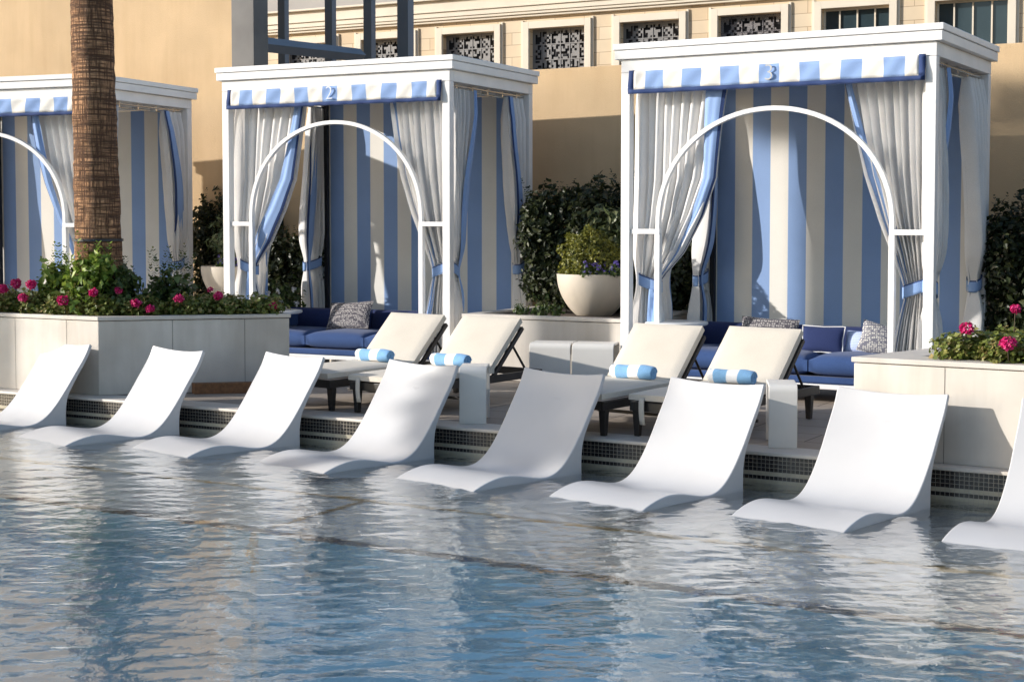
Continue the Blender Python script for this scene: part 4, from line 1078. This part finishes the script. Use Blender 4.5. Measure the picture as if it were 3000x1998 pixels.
GER = [(-4.90, 14.52, [(-.02, -.13, .21, .05), (.10, -.10, .26, .052)], 'geranium with a tall pair of pink heads at the left picture edge'),
       (-4.52, 14.31, [(-.06, -.12, .26, .050), (-.14, -.12, .14, .045)], 'geranium with the topmost pink head left of the palm'),
       (-4.20, 14.13, [(-.02, -.14, .12, .052)], 'geranium with one round pink head below the bright shrub'),
       (-3.86, 14.01, [(-.05, -.10, .20, .042), (.16, -.02, .22, .036)], 'geranium with small fading heads at the planter corner'),
       (-3.50, 14.05, [(-.02, -.13, .10, .045), (.11, -.14, .05, .042)], 'geranium with two low pink heads right of the planter corner'),
       (-3.12, 14.12, [(-.02, -.12, .14, .046)], 'geranium with a single pink head under the dark glossy shrub'),
       (-2.74, 14.20, [(-.05, -.10, .16, .044), (-.14, -.02, .22, .028)], 'geranium with a pink head near the right end of the planter'),
       (-2.42, 14.27, [(.12, -.05, .06, .042)], 'geranium with one deep pink head at the planter end'),
       (-5.35, 14.80, [(.0, -.1, .18, .045)], 'geranium past the left picture edge'),
       (-4.75, 14.80, [], 'flowerless geranium mound behind the left heads'),
       (-3.62, 14.52, [], 'flowerless geranium mound behind the dark shrub'),
       (-2.95, 14.55, [], 'flowerless geranium mound at the back near the planter end')]
for i, (x, y, hd, lb) in enumerate(GER): make_geranium((x + .02, y + GDY, .70), lb, hd, 200 + i * 5, hgt=.24 if i < 4 else .20)
GR = [(3.06, 10.02, [(-.04, -.10, .20, .046)], 'geranium at the left end of the right planter bed'),
      (3.30, 9.78, [(-.10, -.14, .12, .05)], 'geranium with the largest pink head in the right planter'),
      (3.58, 9.62, [(-.06, -.12, .20, .046), (-.02, -.14, .10, .03)], 'geranium at the right picture edge with an orange tinged bud'),
      (3.42, 10.15, [(-.02, -.05, .32, .036)], 'geranium with the highest pink head in the right planter'),
      (3.75, 9.95, [], 'flowerless geranium mound at the back of the right planter')]
for i, (x, y, hd, lb) in enumerate(GR): make_geranium((x, y + .06, .65), lb, hd, 300 + i * 5, hgt=.22, group='pink geraniums in the right planter')

# ------------------------------------------------------------------ palms
def make_palm(loc, label, r0, hgt, lean, seed, frond_n=34, frond_l=1.9, strap=False, group=None):
    t = empty('palm_tree', loc, 0, label, 'palm tree', group)
    b = MB(); n = 40; m = int(hgt * 26); rr = random.Random(seed); rings = []
    for j in range(m + 1):
        z = hgt * j / m; k = z / hgt
        rad = r0 * (1.03 - .10 * min(1, z / 2.4) - .06 * k) * (1 + .010 * math.sin(z * 9 + seed) + .007 * math.sin(z * 31))
        flare = .05 * math.exp(-z / .25)
        rings.append((lean[0] * z, lean[1] * z, z, rad + flare))
    vs = []
    for (cx, cy, z, rad) in rings:
        for k in range(n):
            a = 2 * math.pi * k / n
            q = rad * (1 + .014 * math.sin(5 * a + z * 1.3) + .012 * math.sin(17 * a + z * 5) + rr.uniform(-.022, .022))
            vs.append((cx + q * math.cos(a), cy + q * math.sin(a), z + .006 * math.sin(3 * a + z * 17)))
    fs = [(j * n + k, j * n + (k + 1) % n, (j + 1) * n + (k + 1) % n, (j + 1) * n + k) for j in range(m) for k in range(n)]
    b.add(vs, fs); tr = b.build('trunk', M['bark'], t, smooth=180)
    if strap:
        s = MB(); z = strap; rad = r0 * (1.03 - .10 * min(1, z / 2.4)) + .016
        s.lathe([(rad, z - .012), (rad + .006, z - .012), (rad + .006, z + .012), (rad, z + .012)], 40, c=(lean[0] * z, lean[1] * z)); s.build('strap', M['blackgap'], tr, smooth=30)
    c = MB(); top = Vector((lean[0] * hgt, lean[1] * hgt, hgt))
    for k in range(frond_n):
        az = k * 2.4 + rr.uniform(-.2, .2); el = lerp(1.25, -.75, (k + .5) / frond_n)
        d_ = Vector((math.cos(az) * math.cos(el), math.sin(az) * math.cos(el), math.sin(el)))
        L_ = frond_l * rr.uniform(.42, .55)
        hub = top + d_ * L_ - Vector((0, 0, .12 * L_))
        c.tube([top, top + d_ * L_ * .5, hub], .02, 5, rad=[.03, .02, .014])
        side = d_.cross(Vector((0, 0, 1))).normalized(); upv = side.cross(d_)
        for q in range(17):
            f = (q - 8) / 8 * 1.75; dd = (d_ * math.cos(f) + side * math.sin(f)).normalized()
            ln = frond_l * .52 * (1 - .22 * abs(f) / 1.75) * rr.uniform(.85, 1.05); wv = .034
            sd = dd.cross(upv).normalized() * wv
            p1 = hub + dd * ln * .55 + Vector((0, 0, -.03)); p2 = hub + dd * ln + Vector((0, 0, -.16 * ln - .05))
            c.add([hub, p1 + sd, p2, p1 - sd], [(0, 1, 2, 3)])
    c.build('crown', M['leaf_palm'], t)
    return t
M['leaf_palm'] = leafmat('leaf_palm', (.03, .05, .015), (.07, .10, .03))
make_palm((-3.95, 14.36, .68), 'thick fibrous brown palm trunk rising out of the flower planter', .216, 7.6, (-.012, 0.0), 3, strap=.745)

make_palm((-19.6, 9.75, 0), 'unseen young palm added left of the pool to shade the grey shaded pool lounger', .17, 6.75, (0, 0), 5, 46, .85)  # out of frame, added for the soft shade its crown throws on the lounger
make_palm((-18.7, 13.36, 0), 'unseen slender palm added left of the pool to dapple the corner of the figure 3 cabana', .17, 10.1, (0, 0), 8, 26, 1.1)  # also out of frame, added for its dappled shade on the cabana corner

# ------------------------------------------------------------------ garden wall, tall building, pergola, far building
WA = R(29); wd = (math.cos(WA), -math.sin(WA)); wb = (math.sin(WA), math.cos(WA)); W0 = (1.52, 17.25)
def wp(s, o=0): return (W0[0] + wd[0] * s + wb[0] * o, W0[1] + wd[1] * s + wb[1] * o)
sL = -5.99   # where the tall building ends
b = MB(); b.prism([wp(sL + .62, .25), wp(14, .25), wp(14, .55), wp(sL + .62, .55)], -.1, 3.43)
tag(b.build('garden_wall', M['stucco'], bevel=.01), 'low tan stucco wall behind the hedge, shaded below and sunlit along its top', 'wall')
B0 = (-3.78, 20.45)   # right end of the tall building's face
ba = R(26); bd = (math.cos(ba), -math.sin(ba)); bb = (math.sin(ba), math.cos(ba))
def bp_(s_, o=0): return (B0[0] + bd[0] * s_ + bb[0] * o, B0[1] + bd[1] * s_ + bb[1] * o)
b = MB(); b.prism([bp_(-30), bp_(0), (B0[0] - 1.6, B0[1] + 5), bp_(-30, 5)], -.1, 14)
tag(b.build('stucco_building', M['stucco']), 'tall blank tan stucco building filling the upper left', 'building')
b = MB(); b.prism([bp_(.004, -.03), bp_(.37, -.03), bp_(.37, .30), bp_(.004, .30)], -.1, 9)
tag(b.build('grey_column', M['column'], bevel=.006), 'dark grey square column at the end of the tan building', 'column')
# pergola: slim steel posts with one receding beam
pg = empty('steel_pergola', (0, 0, 0), 0, 'blue grey steel posts and beam standing above the wall behind the figure 2 cabana', 'pergola')
for u0, u1, Y in [(643, 668, 26.0), (750, 776, 25.6), (838, 866, 25.2), (915, 953, 24.8)]:
    x0, x1 = (u0 - 1177) / 3450 * Y, (u1 - 1177) / 3450 * Y
    p = MB(); wv = x1 - x0; p.box(-wv / 2 * .74, wv / 2 * .74, -wv * .37, wv * .37, 0, 11)
    o = p.build('post', M['steel'], pg, bevel=.004); o.location = ((x0 + x1) / 2, Y, 0); o.rotation_euler = (0, 0, -R(24))
p = MB(); a_ = Vector((-3.58, 20.9, 4.06)); c_ = Vector((-2.46, 24.5, 4.29)); p.tube([a_, c_], .105, 4); p.build('beam', M['steel'], pg)

# far stone building
FB = R(28); fd = (math.cos(FB), -math.sin(FB))
fb = empty('stone_building', (0, 45, 0), 28, 'cream stone building with grille windows rising beyond the garden wall', 'building')
win = [-11.24, -8.28, -5.33, -2.376, .60, 3.53, 6.49, 9.42, 12.42, 15.4]
wz0, wz1, ww = 5.0, 7.28, 1.82
f = MB(); f.box(-40, 40, 0, 6, -1, wz0); f.box(-40, 40, 0, 6, wz1, 8.3)
ed = [-40] + [e for x in win for e in (x, x + ww)] + [40]
for i in range(0, len(ed), 2): f.box(ed[i], ed[i + 1], 0, 6, wz0 + .001, wz1 - .001)
f.build('facade', M['blocks'], fb)
M['trim'] = pbr('stone_trim', (.74, .66, .54), .75, .06, 1.5)
for j, (z0, z1, o_) in enumerate([(7.63, 7.70, .14), (7.702, 7.78, .20), (7.782, 7.93, .24), (7.932, 7.965, .29), (7.967, 8.28, .26), (8.282, 8.34, .40)]):
    k = MB(); k.box(-40, 40, -o_, -.002, z0, z1); k.build('cornice', M['trim'], fb, bevel=.008)
k = MB(); k.add([(-40, -.30, 8.341), (40, -.30, 8.341), (40, 1.2, 9.3), (-40, 1.2, 9.3)], [(0, 1, 2, 3)]); k.build('sloping_roof', M['roofpanel'], fb)
k = MB(); 
for i in range(40): k.box(-40 + 2 * i - .012, -40 + 2 * i + .012, -.30, -.29, 8.35, 8.36)
k.box(-40, 40, .72, 1.0, 9.05, 9.22); k.build('roof_moulding', M['trim'], fb)
k = MB()
for i in range(150): k.box(-26 + i * .22, -26 + i * .22 + .10, .8, .9, 9.22, 10.0)
k.box(-27, 8, .76, .94, 10.0, 10.12); k.build('balustrade', M['trim'], fb)
def grille(x, top_only=False):
    g = MB(); rr = random.Random(4); nx, nz = 24, 30; cw, ch = ww / nx, (wz1 - wz0) / nz
    pat = {}
    for j in range(nz):
        for i in range(nx // 2):
            pat[(i, j)] = rr.random() < (.56 if (i % 6) not in (2, 3) else .40)
    for j in range(nz):
        for i in range(nx):
            a = pat[(i if i < nx // 2 else nx - 1 - i, j if j % 10 < 8 else j)]
            if a or i in (0, nx - 1) or j in (0, nz - 1):
                g.box(x + i * cw, x + (i + 1) * cw, .20, .225, wz0 + j * ch, wz0 + (j + 1) * ch)
    for i in range(0, nx + 1, 4): g.box(x + i * cw - .014, x + i * cw + .014, .185, .199, wz0, wz1)
    for j in range(0, nz + 1, 6): g.box(x + .0, x + ww, .186, .1985, wz0 + j * ch - .014, wz0 + j * ch + .014)
    return g
for i, x in enumerate(win):
    s = MB(); o_ = -.10; w2 = .20
    s.box(x - w2, x, o_, .0 - .002, wz0 - .2, wz1 + w2); s.box(x + ww, x + ww + w2, o_, -.002, wz0 - .2, wz1 + w2); s.box(x + .001, x + ww - .001, o_, -.002, wz1, wz1 + w2)
    s.box(x - w2 - .07, x - w2 - .002, -.05, -.002, wz0 - .2, wz1 + w2 + .05); s.box(x + ww + w2 + .002, x + ww + w2 + .07, -.05, -.002, wz0 - .2, wz1 + w2 + .05)
    su = s.build('window_surround', M['trim'], fb, bevel=.006)
    if i < 7:
        g = grille(x).build('window_grille', M['grille'] if i < 6 else M['weave'], su)
        bk = MB(); bk.box(x + .002, x + ww - .002, .30, .32, wz0 + .002, wz1 - .002); bk.build('pane', M['dark'], su)
    else:
        fr = MB(); fr.box(x, x + .05, .16, .2, wz0, wz1); fr.box(x + ww - .05, x + ww, .16, .2, wz0, wz1); fr.box(x + .052, x + ww - .052, .16, .2, wz1 - .05, wz1)
        for q in (.24, .5, .76): fr.box(x + ww * q - .02, x + ww * q + .02, .16, .2, wz0, wz1 - .052)
        fr.build('window_frame', M['trim'], su)
        bk = MB(); bk.box(x + .002, x + ww - .002, .205, .22, wz0 + .002, wz1 - .002); bk.build('pane', M['glass'], su)


# refracted sunlight on the pool floor
sl.cycles.is_caustics_light = True
bpy.data.objects['water'].cycles.is_caustics_caster = True
for nm in ('pool_floor', 'pool_shelf', 'pool_riser', 'pool_edge_line', 'pool_step_line', 'pool_lane_line'):
    bpy.data.objects[nm].cycles.is_caustics_receiver = True
